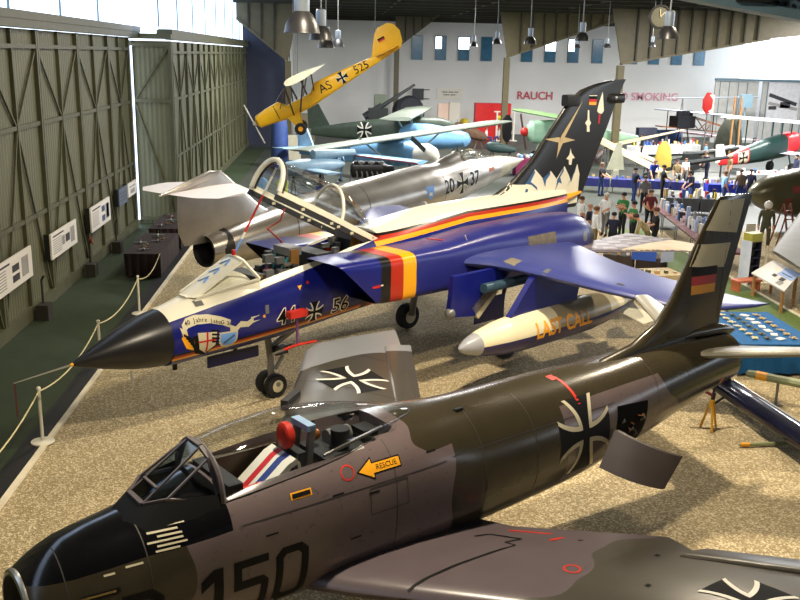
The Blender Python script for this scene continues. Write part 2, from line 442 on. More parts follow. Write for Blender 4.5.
# ================================================================== grey-green swept wing fighter in the foreground
def m_sabre():
    m = mat('jet camouflage paint', (95, 84, 82), .2, var=0); t = NT(m)
    s = t.math('MULTIPLY', t.x, -1.0)
    wob = t.math('MULTIPLY_ADD', t.noise(1.1, 1), .9, -.45)
    sw = t.math('ADD', s, wob)
    grey = t.mix(t.noise(2.0, 3), (94, 82, 83), (110, 97, 96))
    olive = t.mix(t.noise(2.5, 3), (46, 42, 30), (62, 55, 41))
    # olive bands on the fuselage: nose underside, mid, tail
    k = t.math('MULTIPLY', t.step(sw, 4.72), t.step(6.75, sw))
    k = t.math('MAXIMUM', k, t.step(1.32, sw))
    k2 = t.step(t.math('ADD', sw, t.math('MULTIPLY', t.z, .6)), 10.35)
    k = t.math('MAXIMUM', k, k2)
    k3 = t.math('MULTIPLY', t.step(t.z, 2.42), t.step(sw, 4.3)); k = t.math('MAXIMUM', k, k3)
    c = t.mix(k, grey, olive)
    # black anti-glare panel
    zb = t.math('MULTIPLY_ADD', s, .09, 2.07)
    ag = t.math('MULTIPLY', t.step(t.z, zb), t.step(1.9, s))
    c = t.mix(ag, c, (12, 12, 16))
    c = t.mix(t.math('MULTIPLY', t.step(t.noise(14, 3), .66), .25), c, (40, 36, 30))
    t.color(c); t._in(t.bsdf.inputs['Roughness'], t.math('MULTIPLY_ADD', ag, -.09, .22)); t.bump(t.noise(1.6, 2), .12, .04); return m
def m_sabre_wing():
    m = mat('jet wing camouflage paint', (120, 106, 106), .3, var=0); t = NT(m)
    wob = t.math('MULTIPLY_ADD', t.noise(.8, 1), 1.6, -.8)
    grey = t.mix(t.noise(2.0, 3), (86, 76, 80), (100, 90, 92)); ol = t.mix(t.noise(2.5, 3), (62, 59, 52), (74, 70, 62))
    ay = t.math('ABSOLUTE', t.y)
    k = t.step(t.math('ADD', ay, wob), 2.35)
    tip = t.step(t.math('ADD', ay, t.math('MULTIPLY', wob, .3)), 4.65)
    c = t.mix(k, grey, ol); c = t.mix(tip, c, (132, 134, 138))
    t.color(c); return m
SAB, SABW = m_sabre(), m_sabre_wing()
BLACK = mat('black paint', (8, 8, 9), .65, var=0, spec=.25); WHITE = mat('white paint', (225, 222, 208), .45, var=.04)
CREAM = mat('cream marking', (205, 196, 165), .5, var=.05)
RED = mat('red paint', (196, 40, 24), .5, var=.08); ORANGE = mat('orange yellow paint', (250, 170, 20), .5, var=.05)
GOLD = mat('gold yellow paint', (240, 165, 20), .45, var=.04); SIGRED = mat('flag red', (190, 30, 24), .5, var=.04)
GLASS = glass('canopy glass'); GREYM = mat('mid grey metal', (120, 120, 118), .4, .4); SILVER = mat('bare aluminium', (190, 188, 182), .3, .9, var=.1, scale=4)
RUBBER = mat('tyre rubber', (26, 26, 26), .8); COCK = mat('cockpit dark grey', (38, 40, 42), .6, var=.3, scale=20)
SAB_POSE = (-2.92, 7.75, .003); SAB_H = R(214.35)
SABT = [  # s, zc, w, ht, hb
    (0, 1.66, .36, .41, .40), (.06, 1.66, .42, .46, .44), (.2, 1.67, .47, .55, .5), (.45, 1.69, .53, .64, .57), (1.1, 1.72, .64, .71, .68), (2, 1.76, .72, .84, .76), (3, 1.78, .76, .90, .8),
    (4.3, 1.8, .78, .90, .82), (5.5, 1.82, .77, .83, .80), (7, 1.88, .74, .75, .79), (8.1, 1.95, .67, .66, .70), (9.1, 2.02, .59, .6, .6), (10.2, 2.1, .48, .48, .47), (11.15, 2.13, .38, .40, .40)]
def code_glyph(ch, t=.085, W=.19, H=.32):
    def bar(x0, y0, x1, y1): return [(x0, y0), (x1, y0), (x1, y1), (x0, y1)]
    def loop(cl, cr, y0, y1):
        o = [(-W + cl, y0), (W - cr, y0), (W, y0 + cr), (W, y1 - cr), (W - cr, y1), (-W + cl, y1), (-W, y1 - cl), (-W, y0 + cl)]
        cx, cy = 0, (y0 + y1) / 2; i = [(x - math.copysign(t, x - cx), y - math.copysign(t, y - cy)) for x, y in o]
        i = [(max(-W + t, min(W - t, x + (math.copysign(t * .5, x)))), max(y0 + t, min(y1 - t, y + math.copysign(t * .5, y - cy)))) for x, y in i]
        return [[o[k], o[(k + 1) % 8], i[(k + 1) % 8], i[k]] for k in range(8)]
    if ch == '0': return loop(.08, .08, -H, H)
    if ch == 'D': return loop(.001, .1, -H, H)
    if ch == 'B': return loop(.001, .06, -H, .03) + loop(.001, .06, -.055, H)
    if ch == '-': return [bar(-.13, -.05, .13, .05)]
    if ch == '1': return [bar(-.0, -H, .1, H), [(-.0, H), (-.0, H - .13), (-.13, H - .22), (-.13, H - .1)]]
    if ch == '5': return [bar(-W, H - t, W, H), bar(-W, .0, -W + t, H - t), bar(-W + t, .0, W - .06, t + .01), [(W - .06, 0), (W - .06, t + .01), (W, .03), (W - t, -.04)], bar(W - t, -H + .07, W, .03), bar(-W, -H, W - .07, -H + t), [(W - .07, -H), (W, -H + .07), (W - t, -H + .1), (W - .07, -H + t)], bar(-W, -H + t, -W + t, -H + .17)]
def notch(ring, s, hw, floor, sill_in=.05):
    """push the top of a ring down to make a cockpit tub"""
    out = []
    top = max(p[2] for p in ring)
    pts = []
    for (x, y, z) in ring:
        if abs(y) < hw and z > floor + .2:
            u = abs(y) / hw
            zz = floor if u < .86 else floor + (z - floor) * ((u - .86) / .14)
            pts.append((x, y, zz))
        else: pts.append((x, y, z))
    return pts
def sab_e(s):
    u = max(0, min(1, (s - 1.0) / .8)) * max(0, min(1, (5.2 - s) / 1.2)); return 2.15 + .95 * u * u * (3 - 2 * u)
def sab_z(s, y):
    zc, w, ht, hb = smooth_tab(SABT, s); e = sab_e(s); return zc + ht * max(0, 1 - (abs(y) / w) ** e) ** (1 / e)
def make_sabre():
    root = empty('fighter_jet', SAB_POSE, SAB_H)
    tag(root, 'grey and olive swept wing fighter jet with black nose top in the foreground', 'fighter jet')
    N = 72
    mb = MB(SAB)
    st = sorted(set([0, .03, .06, .12, .2, .3, .45, .7, .9, 1.1, 1.4, 1.7, 1.93, 1.935, 4.1, 4.105] + [2.2 + .2 * i for i in range(45)] + [11.15]))
    rs = []
    for s in st:
        r = sring(s, 0, *smooth_tab(SABT, s), sab_e(s), 2.1, N)
        if 1.932 < s < 4.102: r = notch(r, s, .46 if s < 3.4 else .46 - .2 * (s - 3.4), 1.86 if s < 3.15 else 2.3)
        rs.append(r)
    mb.rings(rs, SAB, cap0=False, cap1=False)
    # intake duct and tail pipe
    inner = [sring(s, 0, zc, w, h1, h2, 2, 2, N) for s, zc, w, h1, h2 in ((0, 1.66, .36, .41, .40), (.1, 1.66, .31, .36, .35), (1.2, 1.6, .34, .3, .3))]
    mb.rings(inner, DARK, cap0=False)
    mb.rings([sring(s, 0, 2.13, w, w * 1.05, w * 1.05, 2, 2, N) for s, w in ((11.15, .38), (11.1, .33), (10.2, .3))], DARK, cap0=False)
    bv = mb.bvh()
    P = dict(U=(-1, 0, 0), V=(0, 0, 1), N=(0, 1, .25))
    def dec(polys, s, z, m, e=.06, off=.004, **k):
        q = dict(P); q.update(k); decal(mb, bv, grid_poly(polys, e), (-s, .75, z), q['U'], q['V'], q['N'], m, off)
    def dtext(t, s, z, size, m, bold=0, sx=1, off=.005):
        decal(mb, bv, text2d(t, size, .07, bold, sx), (-s, .75, z), P['U'], P['V'], P['N'], m, off)
    bl, wh = cross_polys(.5)
    dec(bl, 7.02, 2.02, BLACK); dec(wh, 7.02, 2.02, CREAM, off=.006)
    for ch, s in (('0', 2.52), ('5', 2.06), ('1', 1.66), ('-', 1.38), ('D', .98), ('B', .5)):
        dec(code_glyph(ch), s, 1.6, BLACK, off=.005)
    # rescue arrow, ring, stencils
    ar = [(-.28, 0), (-.1, .1), (-.1, .05), (.26, .05), (.26, -.05), (-.1, -.05), (-.1, -.1)]
    arb = [(-.31, 0), (-.085, .125), (-.085, .065), (.275, .065), (.275, -.065), (-.085, -.065), (-.085, -.125)]
    tri = lambda a: [[a[0], a[6], a[1]], [a[2], a[5], a[4], a[3]]]
    dec(tri(arb), 3.68, 2.46, BLACK); dec(tri(ar), 3.68, 2.46, ORANGE, off=.007); dtext('RESCUE', 3.76, 2.46, .08, BLACK, 0, 1, .009)
    dec(ringp(.07, .085), 3.27, 2.49, RED)
    dec([rect(.05, .4, 0, -.1)], 7.02, 2.68, RED); dec([rect(.12, .05, -.05, .1)], 7.02, 2.68, RED, off=.006)
    for k in range(6): dec([rect(.32 - .05 * (k % 3), .018)], 1.32 - .05 * (k % 2), 2.46 - .042 * k, CREAM, off=.006)
    dec([rect(.1, .02)], .72, 2.16, CREAM); dec([rect(.16, .02)], .95, 2.185, CREAM)
    dec([rect(.24, .075)], 2.68, 2.42, ORANGE, e=.03); dec([rect(.21, .045)], 2.68, 2.42, BLACK, off=.009, e=.03)
    for s, z in ((2.3, 2.1), (3.1, 2.3), (3.3, 1.75), (3.55, 2.2), (4.4, 2.45)): dec([rect(.14, .02)], s, z, BLACK)
    for z in (2.0, 1.78): dec([rect(.34, .05)], .62, z, BLACK); dec([rect(.3, .02)], .6, z, mat('brass gun trough', (215, 180, 110), .25, .9), off=.007)
    # panel lines
    LINE = mat('panel line', (50, 46, 42), .6, var=0)
    for s in (.35, 1.08, 3.85, 5.2, 6.1, 8.7): dec([rect(.012, 1.3)], s, 2.1, LINE, off=.003)
    dec([rect(2.6, .012)], 3.3, 2.28, LINE, off=.003); dec([rect(3.0, .012)], 6.2, 2.3, LINE, off=.003)
    dec([rect(.5, .012, 0, .15), rect(.5, .012, 0, -.15), rect(.012, .3, .25), rect(.012, .3, -.25)], 3.75, 2.1, LINE, off=.003)
    dec([[(-.4, -.26), (.34, -.3), (.4, .26), (-.3, .32)]], 8.02, 1.92, mat('bay shade black', (9, 8, 7), .8, var=0, spec=.1), off=.004)     # open brake bay, its shade painted as a black patch on the skin
    rb = random.Random(2)
    for i in range(8):
        x = -7.75 - .55 * rb.random(); z0 = 1.7 + .3 * rb.random(); dx, dz = (.1 * math.cos(i * 2.3), .1 * math.sin(i * 2.3)); mb.tube([(x, .67, z0), (x + dx * .5, .71, z0 + dz * .5), (x + dx, .66, z0 + dz)], .008 + .012 * rb.random(), (mat('hydraulic brown', (110, 66, 28), .5), COCK, mat('bay dull metal', (84, 76, 60), .5, .5))[i % 3], 6)
    dec([rect(.1, .1)], 10.6, 2.0, mat('orange placard', (190, 110, 60), .6))
    # lower anti collision spine antenna, small vents
    mb.box((-5.15, .28, 2.64), (.12, .05, .03), DARK); mb.box((-4.6, .5, 2.5), (.1, .04, .03), DARK)
    fus = mb.build('fuselage', root, 30)
    # intake lip ring
    b = MB(); rr = [[Vector((-.035, 0, 1.66)) + Vector((math.cos(a) * .035, math.cos(t) * (.40 + .035 * math.sin(a)), math.sin(t) * (.435 + .035 * math.sin(a)))) for a in [2 * PI * k / 8 for k in range(8)]] for t in [2 * PI * k / 48 for k in range(49)]]
    b.rings(rr, SILVER, False, False); b.build('intake_lip', root)['label'] = 'pale metal intake lip'
    # ---------------- wings
    def mkwing(sg):
        b = MB(SABW)
        secs = []
        for y, le, te, z, th in ((.5, 2.75, 5.3, 1.24, .33), (.95, 3.05, 5.5, 1.26, .32), (2.34, 4.1, 6.66, 1.36, .26), (2.4, 4.15, 6.66, 1.36, .26), (2.72, 4.4, 6.6, 1.38, .24), (4.6, 5.95, 7.95, 1.46, .18), (5.45, 6.62, 8.62, 1.5, .13), (5.68, 6.95, 8.8, 1.5, .05)) if sg > 0 else ((.5, 2.75, 5.95, 1.28, .33), (.95, 3.05, 5.98, 1.3, .32), (2.34, 4.1, 6.75, 1.38, .26), (2.72, 4.4, 6.95, 1.40, .24), (4.6, 5.95, 8.2, 1.49, .18), (5.45, 6.62, 8.72, 1.54, .13), (5.68, 6.95, 8.85, 1.55, .05)):
            secs.append(((-le, sg * y, z + .02), (-te, sg * y, z), th))
        wing(b, secs, SABW)
        wb = b.bvh()
        def wd(polys, s, y, m, ang=0, e=.12, off=.005):
            c, q = math.cos(ang), math.sin(ang)
            decal(b, wb, grid_poly(polys, e), (-s, sg * y, 1.5), (-c, sg * q, 0), (q, sg * c, 0), (0, 0, 1), m, off)  # local +x is aft
        bl, wh = cross_polys(.46 if sg > 0 else .54, b=.42)
        cs, cy = (5.95, 3.84) if sg > 0 else (6.5, 3.8)
        wd(bl, cs, cy, BLACK, R(0)); wd(wh, cs, cy, WHITE, R(0), off=.008)
        if sg > 0:
            wd(ringp(.075, .1), 5.04, 2.29, RED)
            pl = [(2.4, .93), (3.37, 1.45), (5.02, 1.47), (4.99, 1.33), (5.22, 1.37), (5.04, 1.02), (4.85, .98)]
            def seg(p, q, w0, m, off=.006):
                d = Vector((q[0] - p[0], q[1] - p[1])).normalized() * w0 / 2; wd([[(p[0] - d.y, p[1] + d.x), (p[0] + d.y, p[1] - d.x), (q[0] + d.y, q[1] - d.x), (q[0] - d.y, q[1] + d.x)]], 0, 0, m, off=off)
            for p, q in zip(pl, pl[1:]): seg(p, q, .035, BLACK)
            seg((5.33, 1.05), (5.75, 1.58), .04, RED); seg((5.75, 1.62), (5.45, 1.6), .045, RED)
            for s, y in ((6.1, 2.6), (5.75, 1.8), (5.4, 3.0)): wd([rect(.07, .05)], s, y, BLACK)
        else:
            for s in (5.9, 7.8): wd([rect(.014, 2.4)], s + .2, 3.7, LINE, R(35))
            for s, y in ((6.0, 4.6), (7.2, 3.0), (8.0, 4.8)): wd([rect(.05, .05)], s, y, BLACK)
        wo = b.build('wing', root)
        ail = MB(SABW); secs = []
        for y, a, c2, z in ((2.75, 6.3 if sg > 0 else 6.55, 6.72 if sg > 0 else 7.0, 1.40), (4.9, 7.7 if sg > 0 else 8.0, 8.2 if sg > 0 else 8.5, 1.53)):
            secs.append(((-a, sg * y, z + .015), (-c2 - .12, sg * y, z - .06), .075))
        wing(ail, secs, SABW); ail.build('aileron', wo)
        f = MB(DARK); f.box((-5.15, sg * 3.55, 1.56), (.5, .12, .16), M=None, rz=sg * R(-35)); f.build('fence', wo)
        return wo
    mkwing(1); mkwing(-1)
    # ---------------- fin, rudder, tailplanes
    b = MB(SAB)
    secs = []
    for z, le, te, th in ((2.3, 7.2, 11.0, .05), (2.58, 7.9, 11.02, .22), (2.72, 8.75, 10.98, .22), (2.95, 9.28, 11.0, .2), (3.3, 9.63, 11.08, .18), (3.82, 9.95, 11.24, .14), (4.45, 10.36, 11.44, .1), (4.7, 10.54, 11.52, .07), (4.76, 10.66, 11.5, .03)):
        secs.append(((-le, 0, z), (-te, 0, z), th))
    wing(b, secs, SAB, (0, 1, 0))
    fb = b.bvh()
    def fd(polys, m, off=.004): decal(b, fb, grid_poly(polys, .15), (0, .3, 0), (-1, 0, 0), (0, 0, 1), (0, 1, 0), m, off)
    fd([[(10.62, 4.71), (11.3, 4.69), (11.17, 4.16), (10.3, 4.28)]], CREAM); fd([[(10.14, 4.08), (11.02, 4.02), (10.9, 3.64), (9.96, 3.76)]], CREAM)
    for i, mm in enumerate((BLACK, SIGRED, GOLD)): fd([[(10.0, 3.74 - .14 * i), (10.68, 3.7 - .14 * i), (10.68, 3.56 - .14 * i), (10.0, 3.6 - .14 * i)]], mm, .006)
    fd([rect(.012, 1.9, 10.9, 3.75)], LINE)
    b.build('fin', root)
    b = MB(SAB); b.rings([sring(s, 0, z, w, h, h, 2, 2, 24) for s, z, w, h in ((9.6, 2.6, .02, .02), (10.2, 2.66, .1, .09), (10.9, 2.62, .11, .1), (11.25, 2.55, .09, .09), (11.45, 2.52, .02, .03))]); b.build('tail_fairing', root)
    SG = mat('tailplane grey', (124, 120, 104), .35, var=.06)
    for sg in (1, -1):
        b = MB(SG)
        wing(b, [((-9.95 - (.3 if sg < 0 else 0), sg * .3, 2.42), (-11.2, sg * .3, 2.36), .14), ((-11.0 - (.25 if sg < 0 else 0), sg * 1.85, 2.66), (-11.7, sg * 1.85, 2.63), .09), ((-11.15 - (.2 if sg < 0 else 0), sg * 1.95, 2.67), (-11.7, sg * 1.95, 2.65), .03)]); b.build('tailplane', root)
    # ---------------- speed brake
    b = MB(mat('brake panel grey', (72, 64, 62), .4))
    h0, h1 = Vector((-7.32, .74, 1.46)), Vector((-7.62, .72, 1.92)); o0, o1 = Vector((-7.78, 1.42, 1.28)), Vector((-8.0, 1.5, 1.72))
    rs = []
    for t in (0, .25, .5, .75, 1):
        a = h0.lerp(o0, t); c = h1.lerp(o1, t); bul = Vector((.07, .07, 0)) * math.sin(PI * t)
        rs.append([a + bul, c + bul, c + bul + Vector((-.05, .02, 0)), a + bul + Vector((-.05, .02, 0))])
    b.rings(rs); br = b.build('speed_brake', root); b = MB(GREYM); b.bar((-7.75, .68, 1.75), (-7.75, 1.1, 1.62), .04, .04); b.build('actuator', br)
    # ---------------- windscreen and canopy
    GF = mat('canopy frame grey', (84, 76, 76), .35)
    def zt(s):
        t = smooth_tab(SABT, s); return t[1] + t[2 + 1 - 0] if False else t[0] + t[2]
    base = [Vector((-1.2, .16, 2.52)), Vector((-1.38, .32, 2.58)), Vector((-1.86, .49, sab_z(1.86, .49)))]
    top = [Vector((-1.84, .13, 2.95)), Vector((-1.86, .27, 2.87))]
    b = MB(GLASS)
    for sg in (1, -1):
        A, B_, C = [Vector((p.x, p.y * sg, p.z)) for p in base]; D, E = [Vector((p.x, p.y * sg, p.z)) for p in top]
        b.add([A, D, E, B_], [(0, 1, 2, 3)]); b.add([B_, E, C], [(0, 1, 2)])
    b.add([base[0], Vector((-1.2, -.16, 2.52)), Vector((-1.84, -.13, 2.95)), top[0]], [(0, 1, 2, 3)], glass('armoured windscreen glass', (150, 180, 215), .05, .9))
    ws = b.build('windscreen', root, 10)
    fb = MB(GF)
    for sg in (1, -1):
        A, B_, C = [Vector((p.x, p.y * sg, p.z)) for p in base]; D, E = [Vector((p.x, p.y * sg, p.z)) for p in top]
        fb.bar(A, D, .022, .02); fb.bar(B_, E, .022, .02); fb.bar(B_, C, .03, .03); fb.bar(E, C, .045, .03); fb.bar(D, E, .045, .03); fb.bar(A, B_, .03, .03)
    fb.bar((-1.2, -.16, 2.52), (-1.2, .16, 2.52), .05, .04); fb.bar((-1.84, -.13, 2.95), (-1.84, .13, 2.95), .05, .04)
    fb.bar((-1.36, -.155, 2.64), (-1.36, .155, 2.64), .03, .02)
    fb.build('windscreen_frame', ws)
    sk = MB(BLACK)
    for sg in (1, -1):
        Q = [Vector((p[0], p[1] * sg, p[2])) for p in ((-1.0, .15, 2.40), (-1.1, .4, 2.28), (-1.5, .52, 2.32), (-1.9, .56, 2.36), (-1.86, .495, 2.57), (-1.38, .325, 2.58), (-1.2, .16, 2.52))]
        sk.add(Q, [(0, 1, 5, 6), (1, 2, 5), (2, 3, 4, 5)])
    sk.add([(-1.0, -.15, 2.40), (-1.0, .15, 2.40), (-1.2, .16, 2.52), (-1.2, -.16, 2.52)], [(0, 1, 2, 3)])
    sk.build('windscreen_skirt', root, 60)
    CT = [(s, w, sab_z(s, w) - .012, top - sab_z(s, w) + .012) for s, w, top in ((1.88, .5, 2.93), (2.3, .525, 3.01), (2.8, .53, 3.05), (3.2, .51, 3.03), (3.7, .43, 2.95), (4.1, .31, 2.85), (4.45, .16, 2.75), (4.6, .05, 2.7))]
    rs = []
    for s in [1.88 + .136 * i for i in range(21)]:
        w_, z_, hh = smooth_tab(CT, s); rs.append([(-s, -w_ * math.cos(a), z_ + hh * math.sin(a) ** .85) for a in [PI * k / 24 for k in range(25)]])
    b = MB(GLASS); b.rings(rs, GLASS, False, False, closed=False); cn = b.build('canopy', root)
    b = MB(GF)
    for sg in (1, -1): b.tube([(-s, sg * (smooth_tab(CT, s)[0] + .005), smooth_tab(CT, s)[1] - .005) for s in [1.88 + .136 * i for i in range(21)]], .016, BLACK, 6)
    b.tube([(-1.88, -.505 * math.cos(a), sab_z(1.88, .5) - .01 + (2.945 - sab_z(1.88, .5)) * math.sin(a) ** .85) for a in [PI * k / 20 for k in range(21)]], .03, GF, 6)
    b.build('canopy_frame', cn)
    # ---------------- cockpit contents
    b = MB(COCK); b.box((-2.75, 0, 2.08), (.5, .44, .3)); b.box((-2.98, 0, 2.3), (.1, .42, .62), M=None)
    seat = b.build('ejection_seat', root)
    cs = MB(WHITE)
    for k, (m, y0, y1) in enumerate(((WHITE, -.25, -.12), (mat('cushion red', (190, 30, 40), .7), -.12, -.03), (WHITE, -.03, .03), (mat('cushion blue', (40, 60, 130), .7), .03, .13), (WHITE, .13, .25))):
        rs = []
        for (x, z) in ((-2.42, 2.26), (-2.6, 2.4), (-2.78, 2.54), (-2.88, 2.58), (-2.92, 2.4)):
            rs.append([(x, y0, z), (x, y1, z), (x - .05, y1, z - .05), (x - .05, y0, z - .05)])
        cs.rings(rs, m)
    cs.build('seat_cushion', seat)['label'] = 'red white and blue striped cushion'
    h = MB(RED); h.rings([[(-2.9 + dx, .13 * c * math.cos(a), 2.76 + .15 * c * math.sin(a)) for a in [2 * PI * k / 20 for k in range(20)]] for dx, c in ((.05, .8), (.03, 1), (-.04, 1), (-.06, .85))]); h.build('headrest', seat)['label'] = 'round red headrest'
    rail = MB(GREYM); rail.bar((-3.05, .14, 1.95), (-3.15, .14, 2.85), .06, .07); rail.bar((-3.05, -.14, 1.95), (-3.15, -.14, 2.85), .06, .07); rail.box((-3.13, 0, 2.84), (.1, .34, .07), mat('pale blue canister', (150, 180, 215), .4)); rail.build('seat_rail', seat)
    b = MB(COCK); b.box((-2.08, 0, 2.4), (.16, .8, .34)); b.box((-2.4, .38, 2.16), (.7, .13, .34)); b.box((-2.5, -.4, 2.3), (1.0, .1, .46), mat('cockpit bronze side', (66, 54, 44), .4, .4))
    for k in range(9): b.lathe([(.001, 0), (.045, 0), (.045, .02), (.001, .02)], GREYM if k % 3 else SILVER, 10, Matrix.Translation((-2.17, -.3 + .15 * (k % 5), 2.48 - .11 * (k // 5))) @ Matrix.Rotation(-PI / 2, 4, 'Y'))
    for k in range(10): b.box((-2.1 - .06 * k, .38, 2.3), (.03, .06, .03), RED if k in (3, 4, 7) else SILVER)
    b.box((-2.3, .32, 2.42), (.3, .1, .06), RED, rz=.1)
    b.build('instrument_console', root)
    b = MB(COCK); b.box((-3.65, 0, 2.44), (.8, .62, .08)); b.lathe([(.001, 0), (.11, 0), (.11, .2), (.001, .2)], DARK, 16, Matrix.Translation((-3.55, .1, 2.52))); b.lathe([(.001, 0), (.1, 0), (.1, .3), (.001, .3)], GREYM, 16, Matrix.Translation((-3.8, -.1, 2.54)) @ Matrix.Rotation(PI / 2, 4, 'Y'))
    b.ball((-3.35, -.12, 2.62), .07, mat('copper ball', (190, 120, 60), .3, .8)); b.box((-3.95, .02, 2.55), (.2, .25, .14), DARK); b.bar((-3.2, .3, 2.55), (-4.1, .14, 2.62), .03, .03, SILVER)
    b.build('equipment_deck', root)
    # ---------------- landing gear
    def wheel(mb_, c, r, w_):
        M = Matrix.Translation(c) @ Matrix.Rotation(PI / 2, 4, 'X')
        mb_.lathe([(.001, -w_ / 2), (r * .6, -w_ / 2), (r * .93, -w_ / 2), (r, -w_ / 4), (r, w_ / 4), (r * .93, w_ / 2), (r * .6, w_ / 2), (.001, w_ / 2)], RUBBER, 24, M)
        mb_.lathe([(.001, -w_ / 2 - .01), (r * .5, -w_ / 2 - .01), (r * .5, w_ / 2 + .01), (.001, w_ / 2 + .01)], GREYM, 16, M)
    for c, r, w_, zt_ in (((-2.2, 0, .31), .3, .18, 1.1), ((-5.6, 1.2, .36), .35, .2, 1.2), ((-5.6, -1.2, .36), .35, .2, 1.2)):
        b = MB(GREYM); b.tube([(c[0], c[1] + .16, c[2]), (c[0], c[1] + .16, .7), (c[0] - .05, c[1], zt_)], .05); g = b.build('landing_gear', root)
        b = MB(); wheel(b, c, r, w_); b.build('wheel', g)
    return root
SABRE = make_sabre()
# trestle jack with red bar under the tail
j = empty('jack_stand', (7.1, 16.0, .014)); tag(j, 'yellow tripod jack stand on the gravel under the tail of the foreground jet', 'jack stand')
JY = mat('jack yellow', (214, 160, 40), .5)
b = MB(JY); b.lathe([(.001, .45), (.05, .45), (.05, .6), (.001, .6)], n=12); b.build('collar', j)
for k in range(3):
    a = k * 2 * PI / 3 + .4; b = MB(JY); b.bar((.04 * math.cos(a), .04 * math.sin(a), .5), (.17 * math.cos(a), .17 * math.sin(a), .0), .035, .035); b.build('leg', j)
b = MB(mat('dark red bar', (120, 30, 36), .5)); b.bar((.0, 0, .68), (-.5, .08, .92), .06, .05); b.build('arm', j); b = MB(DARK); b.tube([(0, 0, .58), (0.02, 0, .74)], .04); b.tube([(0, 0, .7), (.14, .05, 1.4)], .025); b.build('screw', j)
# ================================================================== blue and white swing wing jet
BLUE = (15, 24, 112)
def m_tor():
    m = mat('jet blue white paint', BLUE, .3, var=0); t = NT(m)
    s = t.math('MULTIPLY', t.x, -1.0)
    blue = t.mix(t.noise(1.5, 3), (12, 20, 98), (20, 28, 122))
    zb = t.math('MULTIPLY_ADD', s, .19, 1.775)
    c = t.mix(t.math('MULTIPLY', t.step(t.z, zb), t.step(7.4, s)), blue, (236, 230, 208))
    zl = t.math('MULTIPLY_ADD', s, .064, 1.40)
    fw = t.step(6.95, s)
    for off, cc in ((.0, (18, 16, 14)), (-.045, (170, 40, 20)), (-.09, (235, 165, 30)), (-.135, BLUE)):
        c = t.mix(t.math('MULTIPLY', t.step(t.math('ADD', zl, off), t.z), fw), c, cc)
    for a, cc in ((5.98, (18, 16, 14)), (6.16, (176, 40, 18)), (6.42, (240, 166, 20)), (6.72, BLUE)):
        c = t.mix(t.math('MULTIPLY', t.step(s, a), t.step(2.3, t.z)), c, cc)
    # spine: white top, black / red / gold sides
    sp = t.step(s, 6.45)
    ay = t.math('ABSOLUTE', t.y)
    zw = t.math('MINIMUM', t.math('MULTIPLY_ADD', s, .072, 2.62), 3.3)
    for off, cc in ((-.2, (240, 166, 20)), (-.11, (176, 40, 18)), (-.035, (18, 16, 14)), (.01, (236, 230, 208))):
        c = t.mix(t.math('MULTIPLY', t.step(t.z, t.math('ADD', zw, off)), sp), c, cc)
    t.color(c); t.bsdf.inputs['Coat Weight'].default_value = .15; return m
def m_nac():
    m = mat('jet blue banded paint', BLUE, .3, var=0); t = NT(m)
    s = t.math('MULTIPLY', t.x, -1.0)
    c = t.mix(t.noise(1.5, 3), (14, 22, 102), (24, 32, 126))
    for a, cc in ((5.66, (18, 16, 14)), (5.92, (176, 40, 18)), (6.26, (240, 166, 20)), (6.62, BLUE)): c = t.mix(t.step(s, a), c, cc)
    c = t.mix(t.step(s, 6.63), c, t.mix(t.noise(1.2, 3), (30, 34, 110), (46, 50, 128)))  # lighter blue aft of the bands stands in for reflected sky
    t.color(c); return m
TOR, NAC = m_tor(), m_nac()
TBLUE = mat('jet blue paint', BLUE, .35, var=.15, scale=1.5); TWING = mat('wing blue with painted sky sheen', (58, 66, 128), .36, var=.12, scale=1.2)  # TWING: blue lightened in its colour to imitate sky reflected on the wings
IVORY = mat('ivory paint', (236, 231, 210), .35, var=.04); CYAN = mat('mountain shade blue', (60, 96, 140), .5, var=.05)
FINB = mat('fin black paint', (26, 24, 20), .3, var=.2, scale=1); RADO = mat('radome black', (30, 29, 30), .32, var=.15, scale=2)
BANDRED = mat('band red', (176, 40, 18), .4, var=.03); TEAL = mat('teal strap', (40, 120, 130), .6); LBLUE = mat('light blue mark', (110, 160, 230), .4, var=0)
TORTAB = [  # s, zc, w, ht, hb
    (1.65, 1.724, .55, .508, .523), (1.86, 1.74, .575, .54, .54), (2.2, 1.78, .61, .6, .56), (2.6, 1.82, .64, .66, .58), (3.4, 1.88, .69, .80, .62), (4.4, 1.96, .72, .92, .64), (5.5, 2.06, .75, .98, .62), (6.6, 2.14, .76, 1.02, .6), (7.25, 2.2, .74, 1.1, .62),
    (9, 2.25, .66, 1.23, .68), (11.6, 2.3, .54, 1.2, .66), (13.0, 2.55, .34, .9, .4), (13.9, 2.95, .14, .45, .15)]
